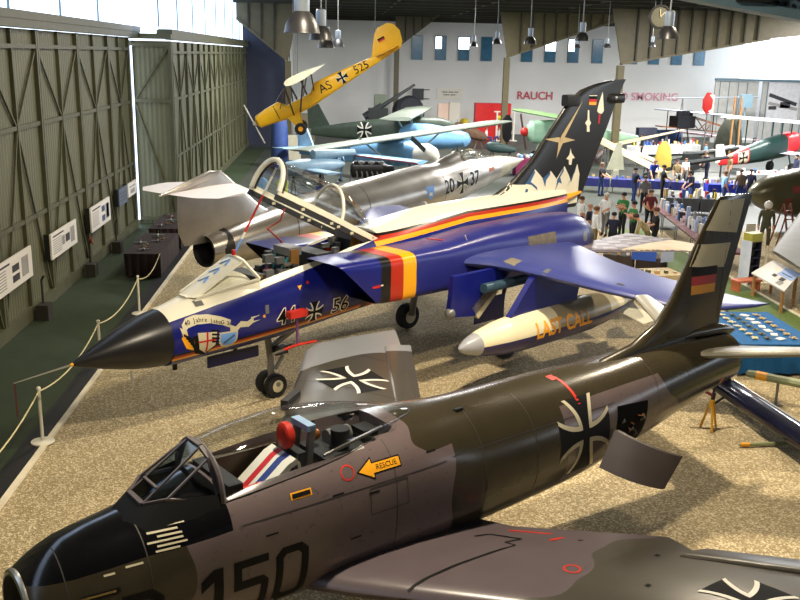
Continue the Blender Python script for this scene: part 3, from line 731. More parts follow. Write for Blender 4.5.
def make_tornado():
    root = empty('strike_jet', (-4.442, 15.314, .003), R(220.22))
    tag(root, 'blue and white twin seat jet with raised canopy and black fin', 'fighter jet')
    N = 72
    mb = MB(TOR); rs = []
    st = sorted([1.65, 1.75, 1.86, 2.0, 2.2, 2.4, 2.6, 3.0, 3.395, 3.4, 6.65, 6.655] + [3.6 + .2 * i for i in range(15)] + [6.8 + .3 * i for i in range(24)])
    for s in st:
        r = sring(s, 0, *smooth_tab(TORTAB, s), 2.7 if s > 2.6 else 2.2, 2.5, N)
        if 3.397 < s < 6.652: r = notch(r, s, .5, 2.0)
        rs.append(r)
    mb.rings(rs, TOR, True, True); bv = mb.bvh()
    Nn = (0, 1, -.1)
    def dec(polys, s, z, m, off=.005, e=.06): decal(mb, bv, grid_poly(polys, e), (-s, .7, z), (-1, 0, 0), (0, 0, 1), Nn, m, off)
    def dtx(tx, s, z, size, m, bold=0, off=.006, sx=1): decal(mb, bv, text2d(tx, size, .06, bold, sx), (-s, .7, z), (-1, 0, .06), (0, 0, 1), Nn, m, off)
    for tx, s in (('44', 4.02), ('56', 5.36)):
        dtx(tx, s, 1.83, .44, IVORY, .024); dtx(tx, s, 1.83, .44, BLACK, .004, .01)
    bl, wh = cross_polys(.21, wd=.16, b=.46); dec(bl, 4.69, 1.81, BLACK); dec(wh, 4.69, 1.81, WHITE, .009)
    # scroll, eagle shield and blue shield on the nose flank
    scroll = []
    cs = [(1.98, 1.93), (2.08, 2.02), (2.25, 2.06), (2.5, 2.05), (2.75, 1.98), (2.92, 1.9)]
    for (a, b), (c, d) in zip(cs, cs[1:]): scroll.append([(a, b - .075), (c, d - .075), (c, d + .075), (a, b + .075)])
    rib = [(2.9, 1.83), (3.02, 1.78), (3.12, 1.86), (3.28, 1.84), (3.4, 1.9)]
    for (a, b), (c, d) in zip(rib, rib[1:]): scroll.append([(a, b - .06), (c, d - .05), (c, d + .05), (a, b + .06)])
    scroll.append([(3.36, 1.84), (3.56, 1.88), (3.36, 1.88)]); scroll.append([(3.36, 1.92), (3.54, 1.97), (3.34, 1.96)])
    scroll.append([(1.93, 1.97), (2.05, 1.9), (2.06, 1.76), (1.96, 1.82)])
    dec(scroll, -.14, 0, CREAM)
    for i, ch in enumerate('40 Jahre JaboG 38'): 
        u = 2.06 + .053 * i; z = 2.05 - (max(0, u - 2.4)) * .28 - max(0, 2.2 - u) * .25
        dtx(ch, u - .14, z, .1, BLACK, .001, .009)
    dec([[(1.93, 1.78), (2.02, 1.88), (2.06, 1.74), (2.18, 1.7), (2.16, 1.52), (2.02, 1.58)]], -.14, 0, GOLD, .006)
    for k in range(5): dec([[(1.98 + .04 * k, 1.86 - .055 * k), (2.16 + .02 * k, 1.74 - .05 * k), (2.14 + .02 * k, 1.7 - .05 * k), (1.97 + .04 * k, 1.82 - .055 * k)]], -.14, 0, BLACK, .009)
    dec([[(2.14, 1.78), (2.28, 1.8), (2.4, 1.72), (2.5, 1.8), (2.62, 1.76), (2.6, 1.5), (2.42, 1.36), (2.2, 1.44)]], -.14, 0, BLACK, .006)
    dec([[(2.24, 1.84), (2.62, 1.8), (2.6, 1.55), (2.43, 1.4), (2.28, 1.52)]], -.14, 0, CREAM, .008)
    dec([rect(.035, .4, 2.43, 1.63), rect(.36, .035, 2.43, 1.66)], -.14, 0, SIGRED, .011)
    for k in range(4): dec([[(2.52, 1.86 - .07 * k), (2.68, 1.82 - .07 * k), (2.68, 1.79 - .07 * k), (2.52, 1.82 - .07 * k)]], -.14, 0, BLACK, .011)
    dec([[(2.67, 1.77), (3.06, 1.76), (3.06, 1.56), (2.97, 1.45), (2.87, 1.42), (2.74, 1.48), (2.67, 1.58)]], -.14, 0, CREAM, .008)
    dec([[(2.7, 1.74), (3.03, 1.73), (3.03, 1.57), (2.96, 1.49), (2.78, 1.5), (2.7, 1.6)]], -.14, 0, LBLUE, .010); dec([[(2.76, 1.56), (2.98, 1.7), (3.0, 1.66), (2.8, 1.53)]], -.14, 0, CYAN, .012)
    dec([[(4.3, 2.39), (4.4, 2.39), (4.35, 2.3)]], 0, 0, GOLD); dec([disc(.035, 10, 4.55, 2.42)], 0, 0, SIGRED)
    dec([rect(.08, .17, 3.57, 2.05)], 0, 0, GREYM); dec([disc(.03, 10, 3.5, 1.93)], 0, 0, GOLD)
    decal(mb, bv, grid_poly([rect(.16, .14)], .05), (-2.28, .45, 2.4), (-1, .1, 0), (0, -.4, 1), (.1, .8, .6), GREYM, .006)
    mb.build('fuselage', root, 32)
    # radome + pitot
    b = MB(RADO); b.rings([sring(s, 0, zc, w, h, g, 2.1, 2.1, 48) for s, zc, w, h, g in ((0, 1.56, .015, .015, .015), (.06, 1.565, .05, .05, .05), (.2, 1.58, .115, .11, .11), (.42, 1.60, .21, .2, .2), (.73, 1.635, .325, .31, .31), (1.08, 1.67, .435, .41, .42), (1.38, 1.70, .505, .475, .485), (1.66, 1.725, .552, .51, .525))])
    ra = b.build('radome', root); b = MB(SILVER); b.tube([(0, 0, 1.56), (.25, 0, 1.535), (1.0, 0, 1.46)], [.022, .016, .008]); b.tube([(-.02, 0, 1.56), (.03, 0, 1.557)], .03, GOLD); b.build('pitot_probe', ra)
    b = MB(mat('dark red ribbon', (70, 26, 26), .8)); b.box((.98, 0, 1.16), (.03, .006, .58)); b.build('ribbon', ra)
    # intakes, shoulders and engine bays
    for sg in (1, -1):
        b = MB(NAC); rs = []
        for s, yc, zc, w, ht, hb, e, sh in ((0, 1.02, 2.36, .56, .52, .40, 8, 1), (.15, 1.02, 2.36, .58, .53, .42, 8, 1), (6.2, 1.02, 2.34, .6, .54, .42, 7, 1), (7.6, 1.02, 2.35, .62, .56, .46, 5, 0), (9, 1.0, 2.36, .64, .68, .6, 4, 0), (10.5, .98, 2.36, .66, .74, .66, 2.8, 0), (11.6, .95, 2.36, .66, .74, .68, 2.4, 0), (12.5, .9, 2.35, .64, .7, .68, 2.1, 0), (13.0, .86, 2.34, .57, .62, .6, 2, 0)):
            rr = sring(0, sg * yc, zc, w, ht, hb, e, e, 48)
            if sh and s < 1: rr = [(-(5.25 + s - (z - 2.3) * 1.1) + (.22 if y * sg > 1.3 else 0) * 0, y, z) for x, y, z in rr]
            else: rr = [(-s, y, z) for x, y, z in rr]
            rs.append(rr)
        b.rings(rs, NAC, False, False)
        b.rings([[(-(5.25 - (z - 2.3) * 1.1), y, z) for x, y, z in sring(0, sg * 1.02, 2.36, .56, .52, .40, 8, 8, 48)], [(x, y, z) for x, y, z in sring(7.0, sg * 1.02, 2.34, .42, .4, .36, 5, 5, 48)]], DARK, False, True)
        b.rings([sring(13.0, sg * .86, 2.34, .57, .62, .6, 2, 2, 48), sring(13.3, sg * .86, 2.34, .48, .48, .48, 2, 2, 48)], mat('burnt nozzle', (60, 56, 54), .45, .7), False, False)
        b.rings([sring(13.3, sg * .86, 2.34, .48, .48, .48, 2, 2, 48), sring(12.8, sg * .86, 2.34, .4, .4, .4, 2, 2, 48)], DARK, False, True)
        if sg > 0:
            nb = b.bvh()
            def nd(polys, s, z, m, off=.005): decal(b, nb, grid_poly(polys, .08), (-s, 1.6, z), (-1, 0, 0), (0, 0, 1), (0, 1, .05), m, off)
            nd([rect(1.1, .34)], 10.8, 2.62, mat('weathered wing box grey', (96, 88, 76), .6, var=.3, scale=8)); nd([disc(.13, 16)], 12.7, 2.5, GREYM, .006)
            nd([[(-.12, .02), (.06, .035), (.1, 0), (.06, -.03), (-.12, -.02)]], 5.55, 2.35, SIGRED); nd([rect(.06, .03)], 5.68, 2.36, WHITE, .007)
        b.build('engine_bay', root, 40)
    # red and gold cover block under the intake
    for a, c, m in ((6.3, 6.55, BANDRED), (6.55, 6.9, GOLD)):
        pass
    # ---------------- wings
    def w_(secs, name, sg, m=TWING):
        b = MB(m); wing(b, [((-le, sg * y, z), (-te, sg * y, z - .02), th) for y, le, te, z, th in secs], m)
        if sg > 0:
            wb = b.bvh()
            for s, y, ww, hh, mm in ((8.75, 2.4, .28, .3, mat('bare metal wing patch', (120, 112, 96), .5)), (8.75, 3.3, .2, .12, GREYM), (9.25, 4.75, .1, .16, DARK)): decal(b, wb, grid_poly([rect(ww, hh)], .1), (-s, y, 3), (-1, 0, 0), (0, 1, 0), (0, 0, 1), mm)
        return b.build(name, root)
    w_([(1.2, 7.9, 11.9, 2.5, .3), (1.6, 8.0, 11.9, 2.49, .32), (2.0, 8.4, 11.8, 2.46, .32), (2.6, 8.58, 11.5, 2.44, .3), (3.4, 8.65, 11.1, 2.42, .28), (4.6, 8.86, 10.95, 2.33, .23), (6.0, 9.12, 10.95, 2.25, .17), (6.7, 9.75, 10.9, 2.24, .12), (7.02, 10.35, 10.85, 2.25, .07), (7.12, 10.7, 10.85, 2.26, .03)], 'wing', 1)
    w_([(1.0, 7.0, 11.9, 2.52, .32), (1.6, 7.3, 11.9, 2.5, .34), (2.0, 8.2, 12.0, 2.46, .34), (3.6, 9.7, 12.3, 2.42, .26), (5.2, 11.4, 13.0, 2.36, .15), (5.7, 12.2, 13.2, 2.34, .05)], 'wing', -1)
    b = MB(IVORY); b.tube([(-7.55, .98, 2.98), (-8.35, 1.45, 2.86)], .012, BANDRED); b.tube([(-8.2, 1.5, 3.05), (-8.36, 1.46, 2.84)], .012); b.ball((-8.36, 1.46, 2.84), .045, BANDRED); b.build('ground_lock_pin', root)
    # ---------------- tailerons with grey diamonds
    for sg in (1, -1):
        m = mat('taileron violet grey', (84, 74, 84), .5, var=.08)
        b = MB(m); wing(b, [((-11.5, sg * 1.45, 2.2), (-15.35, sg * 1.0, 2.2), .12), ((-12.7, sg * 2.2, 2.22), (-15.4, sg * 1.9, 2.21), .12), ((-14.0, sg * 3.2, 2.22), (-15.45, sg * 2.9, 2.2), .06), ((-14.35, sg * 3.5, 2.22), (-15.2, sg * 3.4, 2.2), .03)], m); tb = b.bvh()
        if sg > 0:
            dp = []
            for i in range(8):
                for j in range(3):
                    cx, cy = 11.9 + i * .52 + j * .22, 1.25 + j * .44
                    dp.append([(cx - .26, cy), (cx, cy - .22), (cx + .26, cy), (cx, cy + .22)])
            decal(b, tb, grid_poly(dp, .12), (0, 0, 2.5), (-1, 0, 0), (0, 1, 0), (0, 0, 1), mat('diamond pale', (124, 114, 118), .5), .005)
            decal(b, tb, grid_poly([[(12.9, 2.35), (15.6, 2.35), (15.6, 3.6), (13.5, 3.6)]], .12), (0, 0, 2.5), (-1, 0, 0), (0, 1, 0), (0, 0, 1), mat('warm tip cream', (176, 160, 132), .5), .008)
        b.build('taileron', root)
    # ---------------- fin
    b = MB(FINB); secs = []
    for z, le, te, th in ((2.9, 8.9, 14.3, .3), (3.18, 9.9, 14.5, .26), (3.45, 10.7, 14.68, .22), (3.7, 11.35, 14.82, .2), (4.28, 12.22, 15.13, .18), (4.94, 12.89, 15.52, .15), (5.63, 13.58, 15.88, .12), (5.97, 14.15, 16.1, .1), (6.12, 14.8, 16.2, .09), (6.2, 15.4, 16.26, .07), (6.24, 16.1, 16.28, .03)): secs.append(((-le, 0, z), (-te, 0, z), th))
    wing(b, secs, FINB, (0, 1, 0)); fb = b.bvh()
    def fd(polys, m, off=.005): decal(b, fb, grid_poly(polys, .14), (0, .3, 0), (-1, 0, 0), (0, 0, 1), (0, 1, 0), m, off)
    top = [(9.96, 3.36), (10.59, 3.7), (10.86, 3.81), (11.19, 3.94), (11.55, 3.71), (11.97, 3.68), (12.33, 4.04), (12.7, 3.76), (12.99, 3.96), (13.27, 3.73), (13.59, 4.04), (13.86, 3.75), (13.97, 3.58), (14.19, 4.06), (14.35, 3.77)]
    fd([[(a, 3.0), (c, 3.0), (c, d), (a, e)] for (a, e), (c, d) in zip(top, top[1:])], IVORY)
    for p in ([(10.67, 3.71), (11.16, 3.91), (11.2, 3.82), (10.82, 3.59), (11.0, 3.47), (10.88, 3.48), (10.28, 3.42)], [(11.94, 3.68), (12.3, 4.03), (12.34, 3.96), (12.17, 3.74), (12.43, 3.59), (12.47, 3.49), (12.21, 3.66), (11.97, 3.7)],
              [(11.61, 3.32), (11.93, 3.46), (11.98, 3.58), (12.07, 3.56), (12.05, 3.47), (12.18, 3.4), (11.96, 3.42), (11.79, 3.3)], [(12.66, 3.78), (12.96, 3.95), (12.97, 3.87), (12.82, 3.73), (12.78, 3.56)],
              [(13.3, 3.71), (13.56, 4.01), (13.57, 3.91), (13.43, 3.76), (13.54, 3.58), (13.38, 3.63), (13.21, 3.37), (13.29, 3.56)], [(13.87, 3.59), (14.16, 4.01), (14.11, 3.85), (13.76, 3.44)]): fd([p], CYAN, .009)
    STAR = mat('star beige', (190, 170, 128), .5, var=.05)
    for p in ([(14.25, 5.71), (13.5, 4.77), (13.32, 4.74), (13.38, 4.84)], [(14.0, 4.69), (13.44, 4.64), (13.32, 4.72), (13.5, 4.79)], [(13.2, 4.25), (13.44, 4.64), (13.32, 4.76), (13.26, 4.66)], [(12.71, 4.77), (13.26, 4.66), (13.38, 4.74), (13.28, 4.80)]): fd([p], STAR)
    fd([[(15.14, 5.92), (15.22, 5.65), (15.29, 5.41), (15.19, 5.33), (15.02, 5.36), (14.94, 5.42), (15.01, 5.65)], [(14.49, 5.45), (14.55, 5.45), (14.61, 5.19), (14.7, 5.11), (14.63, 5.04), (14.66, 4.88), (14.52, 4.88), (14.5, 5.04), (14.4, 5.12), (14.5, 5.2)], [(13.81, 4.49), (13.87, 4.36), (14.05, 4.22), (13.93, 4.21), (13.91, 4.05), (13.79, 4.06), (13.77, 4.19), (13.64, 4.22), (13.78, 4.33)]], IVORY)
    fd([[(15.04, 5.32), (15.14, 5.32), (15.12, 5.08), (15.05, 5.08)]], SIGRED)
    for k, m in enumerate((BLACK, SIGRED, GOLD)): fd([[(14.52, 5.81 - .075 * k), (14.88, 5.8 - .075 * k), (14.88, 5.725 - .075 * k), (14.53, 5.735 - .075 * k)]], m)
    fd([rect(.36, .02, 14.7, 5.82)], IVORY)
    fn = b.build('fin', root)
    b = MB(DARK); b.rings([sring(s, 0, 5.71, w, h, h, 6, 6, 20) for s, w, h in ((13.52, .1, .14), (13.56, .12, .15), (14.0, .12, .15), (14.15, .04, .12))]); b.build('front_antenna_pod', fn)
    b = MB(FINB); b.rings([sring(s, 0, 5.73, w, h, h, 4, 4, 20) for s, w, h in ((15.4, .03, .08), (15.6, .11, .13), (16.15, .11, .13), (16.18, .08, .1))]); b.ball((-15.7, .11, 5.75), .05, SILVER); b.build('rear_antenna_pod', fn)
    # gold tipped fairing at the fin foot
    b = MB(GOLD); b.rings([sring(s, 0, 3.08 + .1 * (s - 12.6), w, h, h, 2, 2, 20) for s, w, h in ((12.6, .26, .1), (13.8, .17, .1), (14.5, .05, .04))]); b.build('tail_fairing', root)['label'] = 'gold fairing at fin foot'
    # ---------------- windscreen
    A, Bq, C, D, E_ = (-2.2, .13, 2.4), (-2.3, .28, 2.4), (-3.5, .57, 2.63), (-3.3, .12, 3.0), (-3.34, .27, 2.95)
    b = MB(GLASS); mir = lambda p, g: Vector((p[0], p[1] * g, p[2]))
    wf = MB(IVORY)
    for g in (1, -1):
        a, q, c, d, e = [mir(p, g) for p in (A, Bq, C, D, E_)]
        b.add([q, c, e], [(0, 1, 2)])
        wf.add([a, q, e, d], [(0, 1, 2, 3)], IVORY); wf.bar(q, c, .05, .04); wf.bar(e, c, .07, .04); wf.bar(d, e, .07, .04); wf.bar(q, e, .04, .03); fl = [mir(p, g) for p in ((-2.2, .3, 2.28), (-3.0, .58, 2.3), (-3.5, .6, 2.4))]; wf.add([q, fl[0], fl[1], fl[2], c], [(0, 1, 2, 3, 4)], IVORY)
    wf.add([A, mir(A, -1), mir(D, -1), D], [(0, 1, 2, 3)], IVORY); wf.add([A, mir(A, -1), mir(D, -1), D], [(3, 2, 1, 0)], IVORY); wf.bar(A, mir(A, -1), .05, .03); wf.bar(D, mir(D, -1), .06, .04)
    ws = b.build('windscreen', root, 10)
    for k in range(3):  # pale blue paper letters lying on the front panel
        t = .34 + .22 * k; c = Vector(A).lerp(Vector(D), t); wf.bar((c.x, -.1, c.z + .012), (c.x - .16, .04, c.z + .1), .05, .006, LBLUE); wf.bar((c.x, .1, c.z + .014), (c.x - .12, .06, c.z + .076), .05, .006, LBLUE)
    wf.build('windscreen_frame', ws)
    # ---------------- raised canopy
    th = R(26); H = (6.68, 2.88)
    def cp(u, y, v): return Vector((-(H[0] - u * math.cos(th) + v * math.sin(th)), y, H[1] + u * math.sin(th) + v * math.cos(th)))
    CT = [(0, .36, .08), (.27, .42, .36), (.83, .46, .62), (1.47, .49, .70), (2.2, .48, .68), (2.95, .43, .60)]
    rs = []
    for k in range(25):
        u = 2.95 * k / 24; w0, hh = smooth_tab(CT, u); rs.append([cp(u, w0 * math.cos(a), .05 + hh * math.sin(a) ** .9) for a in [PI * j / 24 for j in range(25)]])
    b = MB(GLASS); b.rings(rs, GLASS, False, False, closed=False); cn = b.build('canopy', root)
    rail = MB(IVORY)
    for g in (1, -1):
        for k in range(24):
            u0, u1 = 2.95 * k / 24, 2.95 * (k + 1) / 24
            rail.bar(cp(u0, g * (smooth_tab(CT, u0)[0] + .02), .05), cp(u1, g * (smooth_tab(CT, u1)[0] + .02), .05), .04, .11, IVORY, up=(-.4, 0, .9))
            rail.bar(cp(u0, g * (smooth_tab(CT, u0)[0] - .01), -.06), cp(u1, g * (smooth_tab(CT, u1)[0] - .01), -.06), .07, .1, COCK, up=(-.4, 0, .9))
        for u in (.9, 1.3, 1.5, 2.3): rail.box(cp(u, g * .47, -.06), (.08, .1, .05), CREAM, rz=0)
        rail.ball(cp(.25, g * .44, .06), .03, SIGRED, 8)
    def arch(u, r, m, tilt=0):
        w0, hh = smooth_tab(CT, u); rail.tube([cp(u + tilt * math.sin(a), (w0 + .01) * math.cos(a), .05 + (hh + .01) * math.sin(a) ** .9) for a in [PI * j / 20 for j in range(21)]], r, m)
    arch(2.93, .05, IVORY); arch(2.86, .04, COCK); arch(1.25, .035, IVORY, .12); arch(.05, .05, COCK)
    rail.build('canopy_frame', cn)
    b = MB(RED); p0, p1 = Vector((-3.32, 0, 3.02)), cp(2.85, .0, .52)
    for k, m in ((0, LBLUE), (.18, WHITE), (.26, RED), (.68, WHITE), (.9, SILVER)): 
        k1 = {0: .18, .18: .26, .26: .68, .68: .9, .9: 1}[k]; b.tube([p0.lerp(p1, k), p0.lerp(p1, k1)], .022, m)
    b.tube([p0, p0 + Vector((0, 0, .1))], .04, RED); b.build('canopy_strut', root)['label'] = 'red and white canopy prop'
    b = MB(mat('red hose', (150, 50, 40), .6)); b.tube([cp(2.1, -.3, -.08), cp(2.1, -.3, -.35), Vector((-4.4, -.4, 3.35)), Vector((-4.75, -.42, 3.05)), Vector((-4.85, -.42, 2.75))], .02); b.build('hose', root)
    # ---------------- cockpits
    for i, (sx, hgt) in enumerate(((4.25, 2.96), (5.85, 3.1))):
        b = MB(COCK); b.box((-sx, 0, 2.25), (.55, .5, .4)); b.box((-sx - .3, 0, (hgt + 2.1) / 2), (.14, .5, hgt - 2.1)); b.box((-sx - .3, .26, hgt - .2), (.2, .08, .5), mat('canister bronze', (140, 100, 50), .4, .5)); b.box((-sx - .34, 0, hgt), (.3, .52, .16), GREYM)
        b.box((-sx - .02, .28, 2.6), (.3, .1, .14), GREYM)
        st_ = b.build('ejection_seat', root); q = MB(TEAL); q.bar((-sx + .1, .24, 2.5), (-sx - .2, .2, 2.85), .05, .03); q.bar((-sx - .1, -.2, 2.5), (-sx - .2, -.2, 2.9), .05, .03); q.tube([(-sx + .2, 0, 2.46), (-sx + .22, 0, 2.62), (-sx + .2, .1, 2.66)], .03, RED); q.build('harness', st_)
    b = MB(COCK); b.box((-5.2, 0, 2.62), (.4, .8, .5)); b.box((-3.62, 0, 2.5), (.3, .8, .3))
    rnd = random.Random(3)
    for k in range(40): b.box((-3.6 - rnd.random() * 2.9, .3 + rnd.random() * .12, 2.36 + .4 * rnd.random()), (.06 + .1 * rnd.random(), .06, .06), (GREYM, DARK, SILVER, COCK, mat('brass fitting', (180, 140, 70), .4, .7))[k % 5])
    for k in range(34): b.box((-3.9 - rnd.random() * 2.6, -.3 + .62 * rnd.random(), 2.55 + .42 * rnd.random()), (.07 + .14 * rnd.random(), .07 + .08 * rnd.random(), .06 + .1 * rnd.random()), (COCK, GREYM, DARK, mat('drab panel', (92, 96, 92), .5), mat('grey box', (70, 72, 72), .5), SILVER)[k % 6])
    b.build('instrument_console', root)
    # ---------------- landing gear
    def wheel(mb_, c, r, w0):
        M = Matrix.Translation(c) @ Matrix.Rotation(PI / 2, 4, 'X')
        mb_.lathe([(.001, -w0 / 2), (r * .6, -w0 / 2), (r * .93, -w0 / 2), (r, -w0 / 4), (r, w0 / 4), (r * .93, w0 / 2), (r * .6, w0 / 2), (.001, w0 / 2)], RUBBER, 24, M)
        mb_.lathe([(.001, -w0 / 2 - .012), (r * .52, -w0 / 2 - .012), (r * .52, w0 / 2 + .012), (.001, w0 / 2 + .012)], CREAM, 16, M)
    b = MB(GREYM); b.tube([(-4.14, 0, .29), (-4.14, 0, .75), (-4.05, 0, 1.4)], .07); b.tube([(-4.14, -.26, .29), (-4.14, .26, .29)], .05); b.bar((-4.1, 0, 1.0), (-4.9, 0, 1.35), .08, .08); b.bar((-4.2, .06, .55), (-4.4, .06, .8), .06, .06); b.box((-4.3, .1, .95), (.3, .16, .16), COCK); b.tube([(-4.4, .1, 1.0), (-4.75, .25, 1.02)], .03, SILVER)
    g = b.build('landing_gear', root)
    for y in (.15, -.15): b = MB(); wheel(b, (-4.14, y, .245), .245, .16); b.build('wheel', g)
    b = MB(TBLUE); b.box((-3.05, .3, 1.13), (1.15, .03, .22), mat('gear door navy', (10, 14, 62), .4)); b.build('gear_door', g)
    for sg in (1, -1):
        b = MB(GREYM); b.tube([(-9.6, sg * 1.45, .4), (-9.6, sg * 1.35, 1.0), (-9.2, sg * 1.1, 1.8)], .09); b.bar((-9.6, sg * 1.35, .9), (-10.2, sg * 1.1, 1.7), .08, .08)
        g = b.build('landing_gear', root); b = MB(); wheel(b, (-9.6, sg * 1.6, .34), .33, .24); b.build('wheel', g)
        b = MB(TBLUE); b.box((-9.0, sg * 1.6, 1.3), (1.0, .03, .55)); b.build('gear_door', g)
    for s, l in ((1.96, .14), (3.3, .1)): b = MB(DARK); b.box((-s, 0, 1.17 - l / 2), (.07, .06, l)); b.build('blade_antenna', root)
    b = MB(SILVER); b.tube([(-.95, .25, 1.3), (-.93, .32, 1.12)], .02); b.build('air_probe', root)
    # red protective cover on a pole beside the nose
    b = MB(RED); b.box((-4.15, .86, 1.9), (.42, .16, .13)); c = b.build('probe_cover', root); c['label'] = 'red block shaped protective cover'
    q = MB(mat('violet pole', (120, 70, 120), .5)); q.tube([(-4.15, .86, 1.86), (-4.15, .86, 1.26)], .025); q.build('pole', c); q = MB(RED); q.tube([(-3.85, .82, 1.22), (-4.15, .86, 1.27), (-4.6, .88, 1.26)], .03); q.tube([(-3.6, .8, 1.18), (-3.86, .82, 1.22)], .025, SILVER); q.build('hose', c)
    # ---------------- stores: drop tank on its pylon, inner pylon
    m = mat('drop tank paint', (230, 222, 190), .3, var=0); t = NT(m); s = t.math('MULTIPLY', t.x, -1.0)
    c = t.mix(t.math('MULTIPLY', t.step(s, 9.2), t.step(11.2, s)), (238, 226, 190), (150, 138, 110)); c = t.mix(t.step(s, 11.2), c, (226, 214, 178)); c = t.mix(t.step(t.math('MULTIPLY_ADD', s, .006, 1.17), t.z), c, (40, 34, 92)); c = t.mix(t.step(6.95, s), c, (160, 162, 168)); t.color(c)
    for sg in (1, -1):
        b = MB(m); b.lathe([(.01, -6.45), (.08, -6.52), (.17, -6.72), (.27, -7.1), (.35, -7.6), (.4, -8.2), (.41, -9), (.41, -10.6), (.36, -11.2), (.27, -11.8), (.14, -12.4), (.03, -12.8)], m, 32, Matrix.Translation((0, sg * 3.0, 1.22)), axis='x')
        if sg > 0:
            tb = b.bvh()
            decal(b, tb, text2d('LAST CALL', .46, .07, .014, .88), (-9.38, 3.4, 1.27), (-1, 0, 0), (.05, 0, 1), (0, 1, .1), ORANGE, .006)
        tk = b.build('drop_tank', root); tk['label'] = 'ivory and blue drop tank lettered in orange' if sg > 0 else 'ivory and blue drop tank under far wing'
        q = MB(IVORY)
        for a in (0, 1, 2, 3):
            an = a * PI / 2 + PI / 4; d = Vector((0, math.cos(an), math.sin(an))); o = Vector((0, sg * 3.0, 1.22)); nn = Vector((0, -d.z, d.y))
            wing(q, [(tuple(o + Vector((-11.7, 0, 0)) + d * .1), tuple(o + Vector((-12.6, 0, 0)) + d * .08), .04), (tuple(o + Vector((-12.4, 0, 0)) + d * .7), tuple(o + Vector((-12.9, 0, 0)) + d * .7), .03)], IVORY, nn)
        q.build('fin', tk)
        b = MB(TBLUE); b.prism([(-7.9, sg * 3 - .07, 1.56), (-10.2, sg * 3 - .07, 1.56), (-10.4, sg * 3 - .07, 2.4), (-8.7, sg * 3 - .07, 2.4)], (0, .14, 0)); b.build('pylon', root)
    b = MB(TBLUE); b.prism([(-7.1, 2.02, 1.55), (-7.9, 2.02, 1.45), (-9.2, 2.02, 2.4), (-7.2, 2.02, 2.4)], (0, .12, 0)); b.ball((-7.15, 2.1, 1.62), .12, GREYM); b.bar((-7.9, 2.09, 1.5), (-8.5, 2.09, 2.0), .1, .35, CREAM); b.rings([sring(s_, 2.25, 2.05, .1, .1, .1, 3, 3, 16) for s_ in (8.0, 8.1, 9.6, 9.7)], mat('teal rail', (60, 84, 100), .35), True, True); b.build('inner_pylon', root)
    return root
TORN = make_tornado()
# ================================================================== layout helpers: a line of sight from the gallery rail to a depth Y or height z
_cm = scene.camera.matrix_world
def _ray(px, py): return (_cm.to_3x3() @ Vector(((px - 400) / 930, (300 - py) / 930, -1)))
def at(px, py, Y):
    d = _ray(px, py); return _cm.translation + d * (Y / d.y)
def fl(px, py, z=0.0):
    d = _ray(px, py); return _cm.translation + d * ((z - 6.75) / d.z)
def thing(mb, name, label, cat, group=None, loc=None, rz=0, angle=35):
    o = mb.build(name, angle=angle)
    if loc is not None: o.location = loc
    o.rotation_euler[2] = rz
    return tag(o, label, cat, group)

